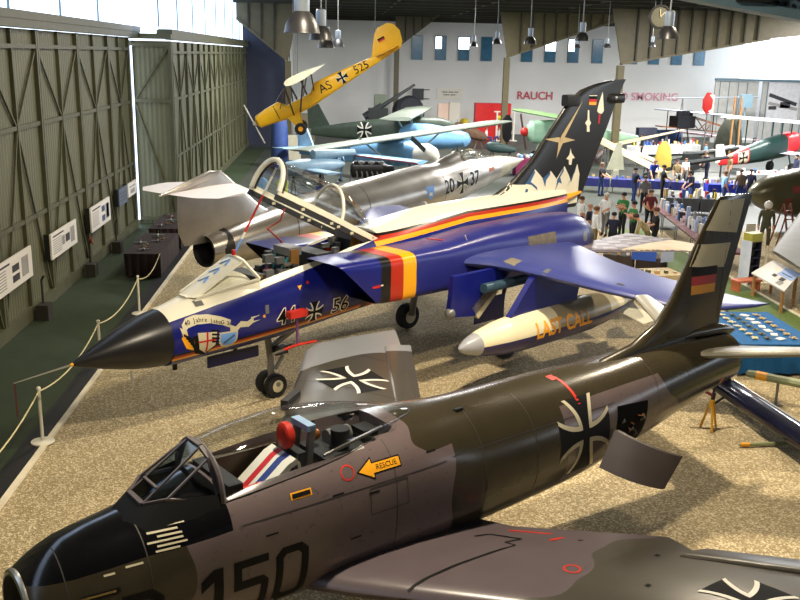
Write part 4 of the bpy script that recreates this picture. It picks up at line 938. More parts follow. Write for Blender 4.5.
# ================================================================== bare metal jet with code 20+37
def make_silver_jet():
    H = R(49.65); root = empty('fighter_jet', (-3.7, 26.2, .003), H)
    tag(root, 'bare metal jet coded 20+37 with pale tailplane, standing behind the blue and white jet', 'fighter jet')
    m = mat('worn bare metal', (150, 142, 130), .3, .85, var=0); t = NT(m)
    t.color(t.mix(t.noise(1.3, 4), (146, 136, 122), (206, 202, 196))); t.bump(t.noise(2.5, 2), .15, .03)
    ax = lambda x: 1.25 + .069 * x
    TAB = [(0, 0, .46, .46), (.8, .0, .55, .56), (2.5, .02, .68, .7), (5, .03, .85, .86), (8, -.04, .95, .9), (10.9, -.06, .98, .92), (11.0, -.06, .93, .87), (12.5, -.03, .86, .84), (14, 0, .74, .72), (15.6, -.02, .55, .52)]
    rs = []
    for x in [i * .4 for i in range(40)]:
        zc, w, hh = smooth_tab(TAB, x); rs.append([(x, p[1], p[2]) for p in sring(0, 0, ax(x) + zc, w, hh, hh, 2.1, 2.1, 40)])
    b = MB(m); b.rings(rs, m, False, True)
    b.rings([[(x, p[1], p[2]) for p in sring(0, 0, ax(x), w, w, w, 2, 2, 40)] for x, w in ((0, .46), (.0, .41), (1.0, .34))], DARK, False, True)
    b.rings([[(x, p[1], p[2]) for p in sring(0, 0, ax(x) + .0, w, w, w, 2, 2, 40)] for x, w in ((-.02, .44), (.7, .56))], mat('burnt nozzle', (60, 56, 54), .45, .7), False, False)
    bv = b.bvh()
    def dec(g, x, z, mm, off=.006): decal(b, bv, g, (x, -.8, z), (1, 0, .07), (0, 0, 1), (0, -1, .15), mm, off)
    dec(text2d('20', .74, .12, .01), 11.2, 2.06, BLACK); dec(text2d('37', .74, .12, .01), 13.1, 2.2, BLACK)
    bl, wh = cross_polys(.4); dec(grid_poly(bl, .1), 12.15, 2.12, BLACK); dec(grid_poly(wh, .1), 12.15, 2.12, WHITE, .009)
    dec(grid_poly([[(-.25, .22), (.25, .22), (.22, -.1), (0, -.3), (-.22, -.1)]], .1), 9.9, 2.0, LBLUE); dec(grid_poly([rect(.18, .12, 0, -.08)], .1), 9.9, 2.0, WHITE, .009)
    for x in (3.2, 6.5, 10.9): dec(grid_poly([rect(.03, 1.5)], .15), x, 2.0, mat('dark seam', (70, 64, 56), .5))
    dec(grid_poly([disc(.05, 10)], .1), 4.0, 1.75, SIGRED); dec(grid_poly([rect(.5, .16)], .1), 14.6, 2.45, mat('orange placard', (190, 110, 60), .6))
    b.build('fuselage', root, 30)
    b = MB(mat('cream radome', (206, 200, 172), .4)); b.rings([[(x, p[1], p[2]) for p in sring(0, 0, ax(x) - .02, w, w * .95, w * .95, 2, 2, 32)] for x, w in ((15.55, .56), (16.4, .44), (17.4, .24), (18.2, .06), (18.4, .01))]); b.build('radome', root)
    # fin with T tail
    b = MB(m); secs = []
    for z, te, le, th in ((1.5, -.7, 3.9, .3), (1.9, -.9, 3.1, .24), (2.3, -.92, 2.3, .2), (2.9, -.88, 1.5, .15), (3.35, -.2, .92, .12), (3.5, .2, .68, .06)): secs.append(((le, 0, z), (te, 0, z), th))
    wing(b, secs, m, (0, 1, 0)); b.build('fin', root)
    b = MB(m); b.rings([[(x, p[1], p[2]) for p in sring(0, 0, z, w, hh, hh, 2, 2, 20)] for x, z, w, hh in ((-1.5, 2.98, .02, .02), (-.6, 3.15, .09, .12), (.3, 3.38, .09, .14), (.75, 3.42, .03, .05))]); b.build('tail_fairing', root)
    PT = mat('pale grey tailplane', (226, 222, 226), .45, var=.05)
    for sg in (1, -1):
        b = MB(PT); wing(b, [((1.3, sg * .05, 3.04), (-1.25, sg * .05, 3.01), .14), ((.8, sg * 1.05, 3.04), (-1.2, sg * 1.05, 3.01), .1), ((.2, sg * 1.55, 3.04), (-.8, sg * 1.55, 3.01), .05)], PT); b.build('tailplane', root)
    b = MB(ORANGE); b.box((.1, -.16, 2.86), (.5, .03, .12)); b.build('marking_tape', root)['label'] = 'yellow strip under the tailplane'
    # wings (short), canopy, gear
    for sg in (1, -1):
        b = MB(m); wing(b, [((9.8, sg * .75, ax(8) - .05), (5.6, sg * .75, ax(6) - .05), .2), ((8.4, sg * 2.4, ax(7) - .35), (6.1, sg * 2.4, ax(6) - .35), .08)], m); b.build('wing', root)
    CTb = [(11.2, .2, .05), (12.2, .36, .3), (13.2, .38, .42), (14.2, .34, .34), (15.0, .2, .06)]
    rs = []
    for k in range(16):
        x = 11.2 + 3.8 * k / 15; w0, hh = smooth_tab(CTb, x); rs.append([(x, w0 * math.cos(a), ax(x) + .62 + hh * math.sin(a)) for a in [PI * j / 16 for j in range(17)]])
    b = MB(m); b.rings(rs[:8], m, False, False, closed=False); sp = b.build('spine_fairing', root)
    b = MB(GLASS); b.rings(rs[7:], GLASS, False, False, closed=False); cn = b.build('canopy', root)
    for k in (7, 11, 15): b = MB(); b.tube(rs[k], .035, CREAM if k == 11 else m, 6); b.build('canopy_arch', cn)
    for c in ((13.2, 0), (6.2, 1.1), (6.2, -1.1)):
        b = MB(GREYM); b.tube([(c[0], c[1], .3), (c[0], c[1] * .7, ax(c[0]) - .4)], .06); g = b.build('landing_gear', root)
        b = MB(); M = Matrix.Translation((c[0], c[1], .3)) @ Matrix.Rotation(PI / 2, 4, 'X'); b.lathe([(.001, -.1), (.28, -.1), (.3, -.04), (.3, .04), (.28, .1), (.001, .1)], RUBBER, 20, M); b.lathe([(.001, -.11), (.16, -.11), (.16, .11), (.001, .11)], GREYM, 14, M); b.build('wheel', g)
    return root
make_silver_jet()

# ================================================================== yellow light aircraft hung from the roof
def make_cub():
    a = math.atan2(3.28, 6.1); root = empty('light_aircraft', (-3.3, 40, 3.87), 0, -a)
    tag(root, 'yellow high wing light aircraft hung nose down from the roof', 'aircraft')
    Y = mat('aircraft yellow', (246, 186, 24), .4, var=.06); CR = mat('cream fabric', (240, 224, 190), .5)
    b = MB(Y); rs = []
    for x, t_, bt, w in ((0, .1, -.1, .12), (.12, .27, -.26, .32), (.6, .34, -.34, .37), (1.2, .36, -.45, .4), (1.5, .05, -.5, .4), (2.6, .06, -.47, .37), (2.95, .35, -.43, .35), (3.7, .33, -.36, .3), (5, .22, -.22, .17), (6.2, .12, -.1, .07), (6.85, .06, -.04, .03)):
        rs.append([(x, p[1], p[2]) for p in sring(0, 0, (t_ + bt) / 2, w, (t_ - bt) / 2, (t_ - bt) / 2, 4, 4, 32)])
    b.rings(rs); bv = b.bvh()
    def dec(g, x, z, m, off=.006): decal(b, bv, g, (x, -.4, z), (1, 0, 0), (0, 0, 1), (0, -1, 0), m, off)
    dec(text2d('AS', .5, .1, .0), 3.28, -.02, BLACK); dec(text2d('525', .46, .1, .0), 4.98, 0, BLACK); bl, wh = cross_polys(.24); dec(grid_poly(bl, .1), 4.08, 0, BLACK); dec(grid_poly(wh, .1), 4.08, 0, WHITE, .009)
    dec(grid_poly([rect(.03, .6)], .1), 1.0, 0, BLACK); b.build('fuselage', root, 40)
    b = MB(GLASS)
    for s in (1, -1): b.add([(1.25, s * .38, .1), (1.75, s * .37, .74), (3.0, s * .34, .72), (2.8, s * .36, .12)], [(0, 1, 2, 3)])
    b.add([(1.15, -.36, .4), (1.15, .36, .4), (1.7, .34, .72), (1.7, -.34, .72)], [(0, 1, 2, 3)])
    cb = b.build('cabin_glazing', root, 10)
    for s in (1, -1):
        for x0, x1 in ((1.2, 1.75), (2.0, 2.0), (2.45, 2.5), (2.8, 3.0)): b = MB(mat('cabin brown tube', (70, 50, 40), .5)); b.bar((x0, s * .385, .06), (x1, s * .36, .7), .04, .04); b.build('frame_tube', cb)
    b = MB(CR); wing(b, [((2.0, y, .86), (3.65, y, .8), .3 if abs(y) < 4.7 else .2) for y in (-3.2, -3.0, -2, 0, 2, 4.9, 5.1)], CR); w0 = b.build('wing', root); w0['label'] = 'cream topped wing'
    for s in (1, -1):
        b = MB(mat('cabin brown tube', (70, 50, 40), .5)); b.bar((1.6, s * .4, -.42), (1.9, s * 2.4, .7), .06, .05); b.bar((1.9, s * .4, -.42), (2.7, s * 2.4, .7), .05, .05); b.build('wing_strut', root)
        b = MB(Y); b.prism([(1.3, s * .38, -.4), (1.85, s * .38, -.42), (1.68, s * .8, -.98), (1.52, s * .8, -.98)], (0, s * .03, 0)); b.build('gear_leg', root)
        b = MB(); M = Matrix.Translation((1.6, s * .9, -1.02)) @ Matrix.Rotation(PI / 2, 4, 'X'); b.lathe([(.001, -.09), (.2, -.09), (.25, -.03), (.25, .03), (.2, .09), (.001, .09)], RUBBER, 20, M); b.lathe([(.001, -.1), (.1, -.1), (.1, .1), (.001, .1)], ORANGE, 14, M); b.build('wheel', root)
    b = MB(Y); b.rings([foil_ring((le, 0, z), (te, 0, z), th, (0, 1, 0)) for z, le, te, th in ((.0, 5.5, 6.85, .05), (.15, 5.55, 7.0, .07), (.6, 5.85, 7.1, .07), (.95, 6.1, 6.98, .05), (1.1, 6.3, 6.75, .02))]); fb = b.bvh()
    for k, m in enumerate((BLACK, SIGRED, GOLD)): decal(b, fb, grid_poly([rect(.3, .07, 6.25, .66 - .07 * k)], .1), (0, -.3, 0), (1, 0, 0), (0, 0, 1), (0, -1, 0), m, .006)
    b.build('fin', root)
    for s in (1, -1): b = MB(Y); wing(b, [((5.7, s * .05, .12), (6.75, s * .05, .12), .06), ((6.05, s * 1.2, .12), (6.7, s * 1.25, .12), .04), ((6.3, s * 1.45, .12), (6.5, s * 1.45, .12), .02)], Y); b.build('tailplane', root)
    b = MB(WHITE); b.ball((-.06, 0, 0), .09, WHITE); b.rings([[(-.08 + dx, dy + .0, z) for dx, dy in ((-.02, -w), (.02, -w), (.02, w), (-.02, w))] for z, w in ((-.9, .02), (-.6, .07), (0, .04), (.6, .07), (.9, .02))]); b.build('propeller', root)
    W = Matrix.Rotation(a, 4, 'Y')
    for p in ((2.3, -2, .75), (2.3, 2, .75), (6.1, 0, .9)):
        b = MB(GREYM); q = Vector(p); up = W @ Vector((0, 0, 1)); zt = (10.15 - (root.location + Matrix.Rotation(-a, 4, 'Y') @ q).z); b.tube([q, q + up * zt], .015, GREYM, 6); b.build('suspension_wire', root)
make_cub()

# ================================================================== pendant lamps
LB = mat('lamp shade enamel', (44, 44, 46), .35, .2); LC = mat('lamp housing alloy', (150, 160, 170), .35, .6); BULB = mat('lit bulb', (255, 250, 240), .4, var=0, emit=(255, 244, 225), estr=14)
def lamp(px, py, Y, w, label, group=None, sc=1.0):
    p = at(px, py, Y); root = empty('pendant_lamp', p); tag(root, label, 'lamp', group)
    r = w / 2
    b = MB(LB); b.lathe([(r, 0), (r * .97, .02), (r * .9, r * .45), (r * .62, r * .95), (r * .4, r * 1.15), (r * .38, r * 1.1), (r * .58, r * .9), (r * .86, r * .42), (r * .94, .02)], n=28); b.build('shade', root)
    b = MB(LC); b.lathe([(.001, r * 1.1), (r * .4, r * 1.1), (r * .42, r * 1.2), (r * .42, r * 2.4), (r * .3, r * 2.5), (.001, r * 2.5)], n=18); b.build('housing', root)
    b = MB(BULB); b.lathe([(.001, .03), (r * .86, .03), (r * .84, .06), (.001, .06)], n=24); b.build('bulb', root)
    b = MB(GREYM); b.tube([(0, 0, r * 2.4), (0, 0, 10.2 - p.z)], .018, n=6); b.build('stem', root)
    return root
for px, py, Y, w, l in ((302, 33, 12.3, .46, 'large dark bell lamp hanging nearest, left of centre'), (321, 40, 18, .44, 'second bell lamp of the left cluster, partly behind the nearest one'), (326, 48, 24, .42, 'glowing bell lamp lowest in the left cluster'), (338, 47, 34, .46, 'small bell lamp at the right of the left cluster'),
    (474, 46.5, 46, .4, 'small bell lamp left of the fourth blue back window'), (497, 44, 42, .42, 'bell lamp just left of the long steel column'), (530, 44, 35, .46, 'bell lamp in front of the ribbed haunch'), (582, 41, 30, .46, 'bell lamp with bright housing above the black fin'), (577, 48, 60, .42, 'tiny bell lamp right behind the bright one above the black fin'), (607, 48, 56, .45, 'small bell lamp over the black fin tip'),
    (652, 47, 52, .45, 'small bell lamp beside the big lamp on the right'), (668, 39, 20, .46, 'big lit bell lamp on the right under the round clock'), (719, 43, 70, .45, 'pale bell lamp against the bright window on the right')):
    lamp(px, py, Y, w, l)
# round dial above the big lamp
q = at(660, 17, 24); b = MB(DARK); M = Matrix.Translation((0, 0, 0)) @ Matrix.Rotation(PI / 2, 4, 'X'); b.lathe([(.001, 0), (.3, 0), (.3, .05), (.25, .05), (.25, .03), (.001, .03)], DARK, 28, M); b.lathe([(.001, .035), (.24, .035), (.24, .036), (.001, .036)], mat('dial grey', (96, 96, 84), .5), 28, M); b.bar((0, -.045, 0), (.1, -.045, .12), .02, .01, CREAM, (0, 1, 0)); b.bar((0, -.045, 0), (-.02, -.045, .18), .02, .01, CREAM, (0, 1, 0)); b.tube([(0, 0, .28), (0, 0, 10.2 - q.z)], .015)
thing(b, 'hanging_clock', 'round dark dial hanging above the big lamp on the right', 'clock', loc=q)

# ================================================================== info panels on the left wall
def wall_panel(y0, y1, z0, z1, label, grp=None, blocks=(), m=None):
    b = MB(m or mat('poster white', (226, 222, 216), .5, var=.02)); x = WX + .2; yc, zc = (y0 + y1) / 2, (z0 + z1) / 2
    b.box((x, yc, zc), (.05, y1 - y0, z1 - z0)); w, hh = y1 - y0, z1 - z0
    for (u, v, bw, bh, mm) in blocks: b.box((x + .027, y0 + u * w, z0 + v * hh), (.006, bw * w, bh * hh), mm)
    b.box((x - .09, y0 + .02, zc), (.14, .05, hh), DARK)
    o = b.build('information_sign'); return tag(o, label, 'panel', grp)
TG, TD, TB = mat('print grey', (150, 148, 146), .6), mat('print dark', (52, 52, 56), .6), mat('print blue', (60, 80, 120), .6)
base = [(.27, .85, .4, .06, TD)] + [(.22, .72 - .09 * k, .32, .035, TG) for k in range(7)] + [(.82, .5, .16, .62, TG)]
wall_panel(20.2, 23.25, 1.24, 2.0, 'white information panel with photographs nearest on the left wall', None, base + [(.6, .62, .16, .22, TD), (.6, .3, .16, .22, TD)])
wall_panel(24.9, 27.4, 1.26, 1.95, 'middle white information panel on the left wall with one dark photograph', None, base + [(.62, .5, .16, .32, TD), (.45, .5, .1, .36, TG)])
wall_panel(29.1, 31.6, 1.21, 1.98, 'white information panel with blue photographs, farthest of the three large ones', None, base + [(.62, .68, .16, .24, TB), (.62, .28, .16, .24, TB), (.86, .5, .14, .6, TB)])
wall_panel(33.0, 34.3, 1.4, 2.0, 'small blue grey sign on the left wall beside the white sign', None, [(.5, .3 + .2 * k, .8, .04, TD) for k in range(3)], mat('sign slate blue', (84, 96, 116), .6))
wall_panel(34.5, 35.9, 1.5, 2.0, 'small white sign at the end of the left wall', None, [(.5, .35, .5, .3, TG), (.5, .7, .7, .1, TG)])
for y, l in ((19.3, 'nearest'), (23.6, 'second'), (28.4, 'third'), (31.9, 'farthest')):
    b = MB(mat('fixture dark', (44, 42, 34), .6)); b.box((0, 0, .2), (.3, .4, .4)); b.tube([(-.05, .1, .4), (-.05, .1, 1.0), (.05, .0, 1.15)], .03)
    if l in ('nearest', 'third'): b.bar((.08, .0, 1.0), (.05, -.15, 1.25), .03, .03, RED)
    thing(b, 'door_latch', l + ' dark floor bolt of the sliding wall leaves, on the green walkway', 'door bolt', loc=(WX + .32, y, .003))

# ================================================================== rope barrier
PW = mat('white post', (222, 218, 200), .5)
pp = [(-5.12, y) for y in (11.4, 15.6, 19.8, 24.0, 27.2)]
for i, (x, y) in enumerate(pp):
    if i in (0, 4): continue
    if i == 0: lb = 'white barrier post beyond the near end of the rope'
    else: lb = ('white barrier post with a round foot in front of the black nose cone', 'white barrier post behind the black nose cone', 'white barrier post near the dark draped table', 'farthest white barrier post beside the silver jet')[i - 1]
    r0 = empty('barrier_post', (x, y, .032)); tag(r0, lb, 'barrier post', 'rope barrier posts')
    b = MB(PW); b.tube([(0, 0, .03), (0, 0, 1.0)], .03); b.ball((0, 0, 1.0), .04); b.build('pole', r0); b = MB(PW); b.lathe([(.001, 0), (.2, 0), (.2, .02), (.05, .045), (.001, .045)], n=28); b.build('base', r0)
for (x0, y0), (x1, y1) in zip(pp, pp[1:]):
    pts = [(x0 + (x1 - x0) * t, y0 + .045 + (y1 - y0 - .09) * t, .97 - .42 * 4 * t * (1 - t) * .55) for t in [k / 14 for k in range(15)]]
    b = MB(mat('barrier rope', (206, 196, 150), .8)); b.tube(pts, .014, n=6)
    thing(b, 'barrier_rope', {11.4: 'pale rope hanging from the front barrier post to below the picture', 15.6: 'pale rope between the two posts around the black nose cone', 19.8: 'pale rope running from behind the nose cone to the third post', 24.0: 'pale rope ending at the farthest post by the silver jet'}[y0], 'rope', 'barrier ropes')
# dark draped tables with models in the aisle
DRAPE = mat('dark maroon drape', (34, 18, 20), .85, var=.2)
def draped_table(cx, cy, lx, ly, hgt, m, label, grp=None, drop=.7, rz=0, name='draped_table'):
    b = MB(m); n = 14; T = []
    loop = []
    for k in range(4 * n):
        s, t = k // n, (k % n) / n; a, c = lx / 2, ly / 2
        loop.append(((-a + 2 * a * t, -c), (a, -c + 2 * c * t), (a - 2 * a * t, c), (-a, c - 2 * c * t))[s])
    up = [(x, y, hgt) for x, y in loop]; dn = [(x * (1 + .03 * ((k % 3) - 1)), y * (1 + .05 * ((k % 3) - 1)), hgt - drop) for k, (x, y) in enumerate(loop)]
    b.rings([up, dn], m, True, False); o = empty(name, (cx, cy, 0), rz); tag(o, label, 'table', grp); b.build('tablecloth', o, 50)
    b = MB(mat('table top wood', (130, 104, 76), .6)); b.box((0, 0, hgt - .02), (lx - .03, ly - .03, .03)); b.build('tabletop', o)
    for sx in (-1, 1):
        for sy in (-1, 1): b = MB(GREYM); b.tube([(sx * (lx / 2 - .1), sy * (ly / 2 - .08), .003), (sx * (lx / 2 - .1), sy * (ly / 2 - .08), hgt - .03)], .02, n=6); b.build('leg', o)
    return o
draped_table(-5.85, 29.9, 1.1, 3.4, .75, DRAPE, 'table under a dark maroon cloth in the left aisle, nearest the barrier')
draped_table(-5.9, 34.0, 1.1, 3.2, .75, DRAPE, 'farther dark draped table in the left aisle by the bright door slit')
rnd = random.Random(11)
for k in range(16):
    b = MB((GREYM, mat('model brown', (110, 80, 50), .5), mat('model green', (70, 80, 50), .5), SILVER)[k % 4]); L = .2 + .1 * rnd.random()
    b.rings([sring(s * L, 0, .05, w, w, w, 2, 2, 10) for s, w in ((0, .01), (.2, .035), (.8, .03), (1, .01))]); wing(b, [((-.35 * L, -.2, .05), (-.6 * L, -.2, .05), .015), ((-.3 * L, 0, .05), (-.65 * L, 0, .05), .03), ((-.35 * L, .2, .05), (-.6 * L, .2, .05), .015)]); b.prism([(-.8 * L, -.005, .06), (-L, -.005, .06), (-L, -.005, .16)], (0, .01, 0))
    yy = 28.6 + .34 * k if k < 8 else 32.7 + .38 * (k - 8)
    thing(b, 'model_aircraft', 'small model aircraft displayed on the dark draped tables in the left aisle', 'model aircraft', 'models on the dark aisle tables', (-5.9 + .7 * (rnd.random() - .5), yy, .752), -1.57 + .3 * rnd.random())
# ================================================================== people
SKIN = mat('skin tone', (205, 150, 120), .6, var=.05)
def cm(name, c): return mat('cloth ' + name, c, .85, var=.12, scale=12)
def person(label, pos, face, shirt, pants, hair=(60, 45, 35), short=True, lean=0.0, arms='down', sit=False, H=1.75, cat='person', helmet=None, turn=0.0):
    """face = heading of the body (radians, 0 = +X)"""
    V, E, Rr, L = [], [], [], []
    def v(p, r): V.append(Vector(p)); Rr.append(r); return len(V) - 1
    def e(a, b, l): E.append((a, b)); L.append(l)
    pz = .95 if not sit else .52
    pel = v((0, 0, pz), .145)
    UP = Matrix.Translation((0, 0, pz)) @ Matrix.Rotation(lean, 4, 'Y') @ Matrix.Translation((0, 0, -.95))
    u = lambda x, y, z: UP @ Vector((x, y, z))
    wa = v(u(0, 0, 1.1), .135); ch = v(u(0, 0, 1.32), .155); nb = v(u(0, 0, 1.47), .085); nk = v(u(.01, 0, 1.54), .055)
    hd = v(u(.03, 0, 1.635), .088); ht = v(u(.03, 0, 1.72), .06)
    for a, b, l in ((pel, wa, 'shirt'), (wa, ch, 'shirt'), (ch, nb, 'shirt'), (nb, nk, 'skin'), (nk, hd, 'skin'), (hd, ht, 'skin')): e(a, b, l)
    nz = v(u(.135, 0, 1.63), .016); e(hd, nz, 'skin')
    fl_ = 'skin' if short else 'shirt'
    for s in (1, -1):
        sh = v(u(0, s * .2, 1.41), .072); e(ch, sh, 'shirt')
        if arms == 'cross': el, wr = u(.1, s * .26, 1.16), u(.24, -s * .02, 1.22 + .03 * s)
        elif arms == 'fwd': el, wr = u(.12, s * .24, 1.18), u(.34, s * .16, 1.08)
        elif arms == 'reach': el, wr = u(.22, s * .24, 1.24), u(.44, s * .2, 1.1)
        elif arms == 'hip': el, wr = u(-.06, s * .34, 1.16), u(.08, s * .2, 1.02)
        else: el, wr = u(.0, s * .25, 1.14), u(.08, s * .25, .92)
        a = v(el, .05); b = v(wr, .036); e(sh, a, 'shirt'); e(a, b, fl_)
        d = (wr - el).normalized(); h = v(wr + d * .08, .036); e(b, h, 'skin'); side = d.cross(Vector((0, 0, 1)) if abs(d.z) < .8 else Vector((1, 0, 0))).normalized()
        for k, ln in enumerate((.065, .08, .075, .055)):
            f1 = v(wr + d * (.1 + ln * .5) + side * (.027 - .018 * k), .011); f2 = v(wr + d * (.1 + ln) + side * (.027 - .018 * k) + Vector((.012, 0, -.012)), .009); e(h, f1, 'skin'); e(f1, f2, 'skin')
        t = v(wr + d * .07 + side * .06, .012); e(b, t, 'skin')
        hp = v((0, s * .1, pz - .06), .1); e(pel, hp, 'pants')
        if sit: kn, an = Vector((.42, s * .13, .5)), Vector((.42, s * .13, .09))
        else: kn, an = Vector((.02 + .05 * s, s * .115, .5)), Vector((.03 * s, s * .12, .09))
        k_ = v(kn, .066); a_ = v(an, .047); to = v(an + Vector((.16, s * .02, -.045)), .04); hl = v(an + Vector((-.05, 0, -.045)), .035)
        e(hp, k_, 'pants'); e(k_, a_, 'pants'); e(a_, to, 'shoe'); e(a_, hl, 'shoe')
    me = bpy.data.meshes.new('s'); me.from_pydata([tuple(p) for p in V], E, []); ob = bpy.data.objects.new('s', me); col.objects.link(ob)
    sk = ob.modifiers.new('s', 'SKIN'); sk.use_smooth_shade = True
    for i, d in enumerate(me.skin_vertices[0].data): d.radius = (Rr[i], Rr[i]); d.use_root = (i == 0)
    sb = ob.modifiers.new('b', 'SUBSURF'); sb.levels = 1; sb.render_levels = 1
    dg = bpy.context.evaluated_depsgraph_get(); nm = bpy.data.meshes.new_from_object(ob.evaluated_get(dg)); bpy.data.objects.remove(ob)
    nm.name = 'person'; mats = {'skin': SKIN, 'shirt': shirt, 'pants': pants, 'shoe': cm('shoe', (40, 34, 30))}; keys = list(mats)
    nm.materials.clear()
    for k in keys: nm.materials.append(mats[k])
    segs = [(V[a], V[b], keys.index(l)) for (a, b), l in zip(E, L)]
    for p in nm.polygons:
        c = p.center; best = 1e9
        for a, b, l in segs:
            ab = b - a; t = max(0, min(1, (c - a).dot(ab) / max(ab.length_squared, 1e-9))); d = (a + ab * t - c).length
            if d < best: best, bi = d, l
        p.material_index = bi; p.use_smooth = True
    zmin = min(q.co.z for q in nm.vertices)
    for q in nm.vertices: q.co.z -= zmin
    sc = H / 1.79; o = bpy.data.objects.new('person' if cat == 'person' else 'mannequin', nm); col.objects.link(o)
    o.location = (pos[0], pos[1], pos[2] if len(pos) > 2 else .004); o.rotation_euler = (0, 0, face); o.scale = (sc, sc, sc); tag(o, label, cat)
    b = MB(cm('hair %d %d %d' % hair, hair)); hc = u(.012, 0, 1.665); hc.z -= zmin
    if helmet: b.m = [helmet]; b.ball(tuple(hc + Vector((0, 0, -.01))), .15, helmet, 16)
    else:
        b.rings([[hc + Vector((r * .112 * math.cos(a) - (.012 if math.cos(a) > 0 else 0), r * .1 * math.sin(a), z)) for a in [2 * PI * k / 14 for k in range(14)]] for z, r in ((-.03, 1.0), (.02, 1.06), (.06, .95), (.09, .7), (.105, .2))])
    b.build('helmet' if helmet else 'hair', o, 60)
    return o
NV, WH, JE, BK, GN = cm('navy', (32, 36, 62)), cm('white', (226, 228, 232)), cm('jeans', (46, 66, 120)), cm('black', (22, 22, 26)), cm('green', (46, 120, 62))
KH, LB_, GY, CAMO = cm('khaki', (120, 104, 70)), cm('light blue', (130, 170, 215)), cm('grey', (120, 118, 116)), mat('camouflage cloth', (150, 136, 96), .9, var=.45, scale=9)
P = lambda px, py, z=0: tuple(fl(px, py, z)[:2])
person('man in dark navy shirt and blue jeans standing at the blue cloth table', P(633, 202), R(20), NV, JE, (30, 26, 24), arms='fwd')
person('man in black with bare forearms standing in front of the navy table', P(661, 201), R(-10), BK, BK, (36, 28, 26), arms='fwd', H=1.85)
person('man in green polo shirt with folded arms, the taller of two', P(621, 237), R(215), GN, BK, (40, 30, 24), arms='cross', H=1.82)
person('second man in green polo shirt with dark cap, nearer the trade table', P(631, 247), R(195), GN, BK, (34, 30, 34), arms='cross', H=1.78)
person('grey haired man in white shirt standing alone behind the visitors', P(604, 236), R(215), WH, GY, (214, 208, 200), arms='fwd', H=1.76)
person('man in white t-shirt at the left, beside the jet exhaust', P(579, 240), R(10), WH, JE, (90, 60, 40), H=1.75)
person('bald man in navy shirt between the two men in white', P(587, 248), R(-30), NV, NV, (190, 150, 126), H=1.7)
person('man in white shirt seen from the side, nearest the jet exhaust', P(593, 255), R(0), WH, KH, (120, 76, 50), short=False, H=1.8)
person('person in navy t-shirt seen from behind at the model stall', P(611, 256), R(80), NV, BK, (34, 26, 24), arms='fwd', H=1.62)
person('person in camouflage jacket bending over the model stall', P(646, 258), R(165), CAMO, KH, (70, 50, 36), short=False, lean=.7, arms='reach', H=1.78)
person('person in black behind the one in camouflage', P(653, 254), R(180), BK, BK, (96, 60, 44), arms='fwd', H=1.74)
person('person in grey brown jacket seen from behind under the biplane', P(738, 204), R(95), cm('taupe', (128, 108, 92)), JE, (70, 54, 44), short=False, H=1.76)
person('person in dark blue beside the one in grey brown jacket', P(748, 203), R(70), NV, NV, (46, 36, 30), short=False, H=1.72)
person('person in dark blue at the right edge of the picture', P(794, 184), R(180), NV, NV, (30, 26, 26), short=False)
person('person in dark jacket by the black gun near the biplane tail', P(706, 180), R(200), NV, NV, (90, 70, 50), short=False, lean=.2, arms='fwd')
person('person in tan shirt behind the dark jacketed one at the biplane', P(728, 184), R(180), KH, GY, (200, 170, 130))
person('person in light blue shirt at the biplane wing', P(704, 168), R(150), LB_, GY, (80, 60, 46))
person('dark clothed man standing under the black fin rocket on the right', P(618, 152), R(-60), NV, BK, (30, 26, 24), short=False, arms='fwd')
person('second dark clothed person just left, behind the black fin', P(613, 153), R(-40), BK, BK, (40, 30, 26), short=False)
person('person in dark green jacket by the long cream wing', P(641, 158), R(180), cm('dark green', (40, 56, 48)), BK, (50, 40, 34), short=False)
person('person in light blue shirt in front of the black aero engine', P(341, 181), R(200), LB_, LB_, (30, 26, 30), arms='hip')
person('person in dark blue beside the pale blue flying bomb', P(320, 184), R(30), NV, NV, (30, 26, 30), lean=.3, arms='fwd')
person('seated visitor in white near the red booth, left one', P(486, 143), R(-20), WH, JE, (110, 80, 60), sit=True)
person('seated visitor in white near the red booth, right one', P(499, 143), R(200), WH, JE, (120, 90, 66), sit=True)
person('person in grey standing beside the yellow bin and red booth', P(467, 131), R(-60), GY, BK, (40, 34, 30), short=False)
person('child size visitor in white behind the blue table', P(684, 184), R(-90), WH, GY, (110, 80, 60), H=1.5)
person('visitor in tan sitting behind the navy tables', P(676, 182), R(-90), KH, GY, (60, 44, 36), sit=True)
person('visitor in blue leaning over the navy table end', P(651, 189), R(-90), cm('royal blue', (40, 70, 170)), NV, (110, 80, 60), lean=.5, arms='reach')
person('mannequin in olive flight suit with white helmet', P(763, 250), R(250), cm('flight suit', (74, 74, 54)), cm('flight suit', (74, 74, 54)), short=False, H=1.85, cat='mannequin', helmet=mat('white helmet', (226, 220, 214), .35))

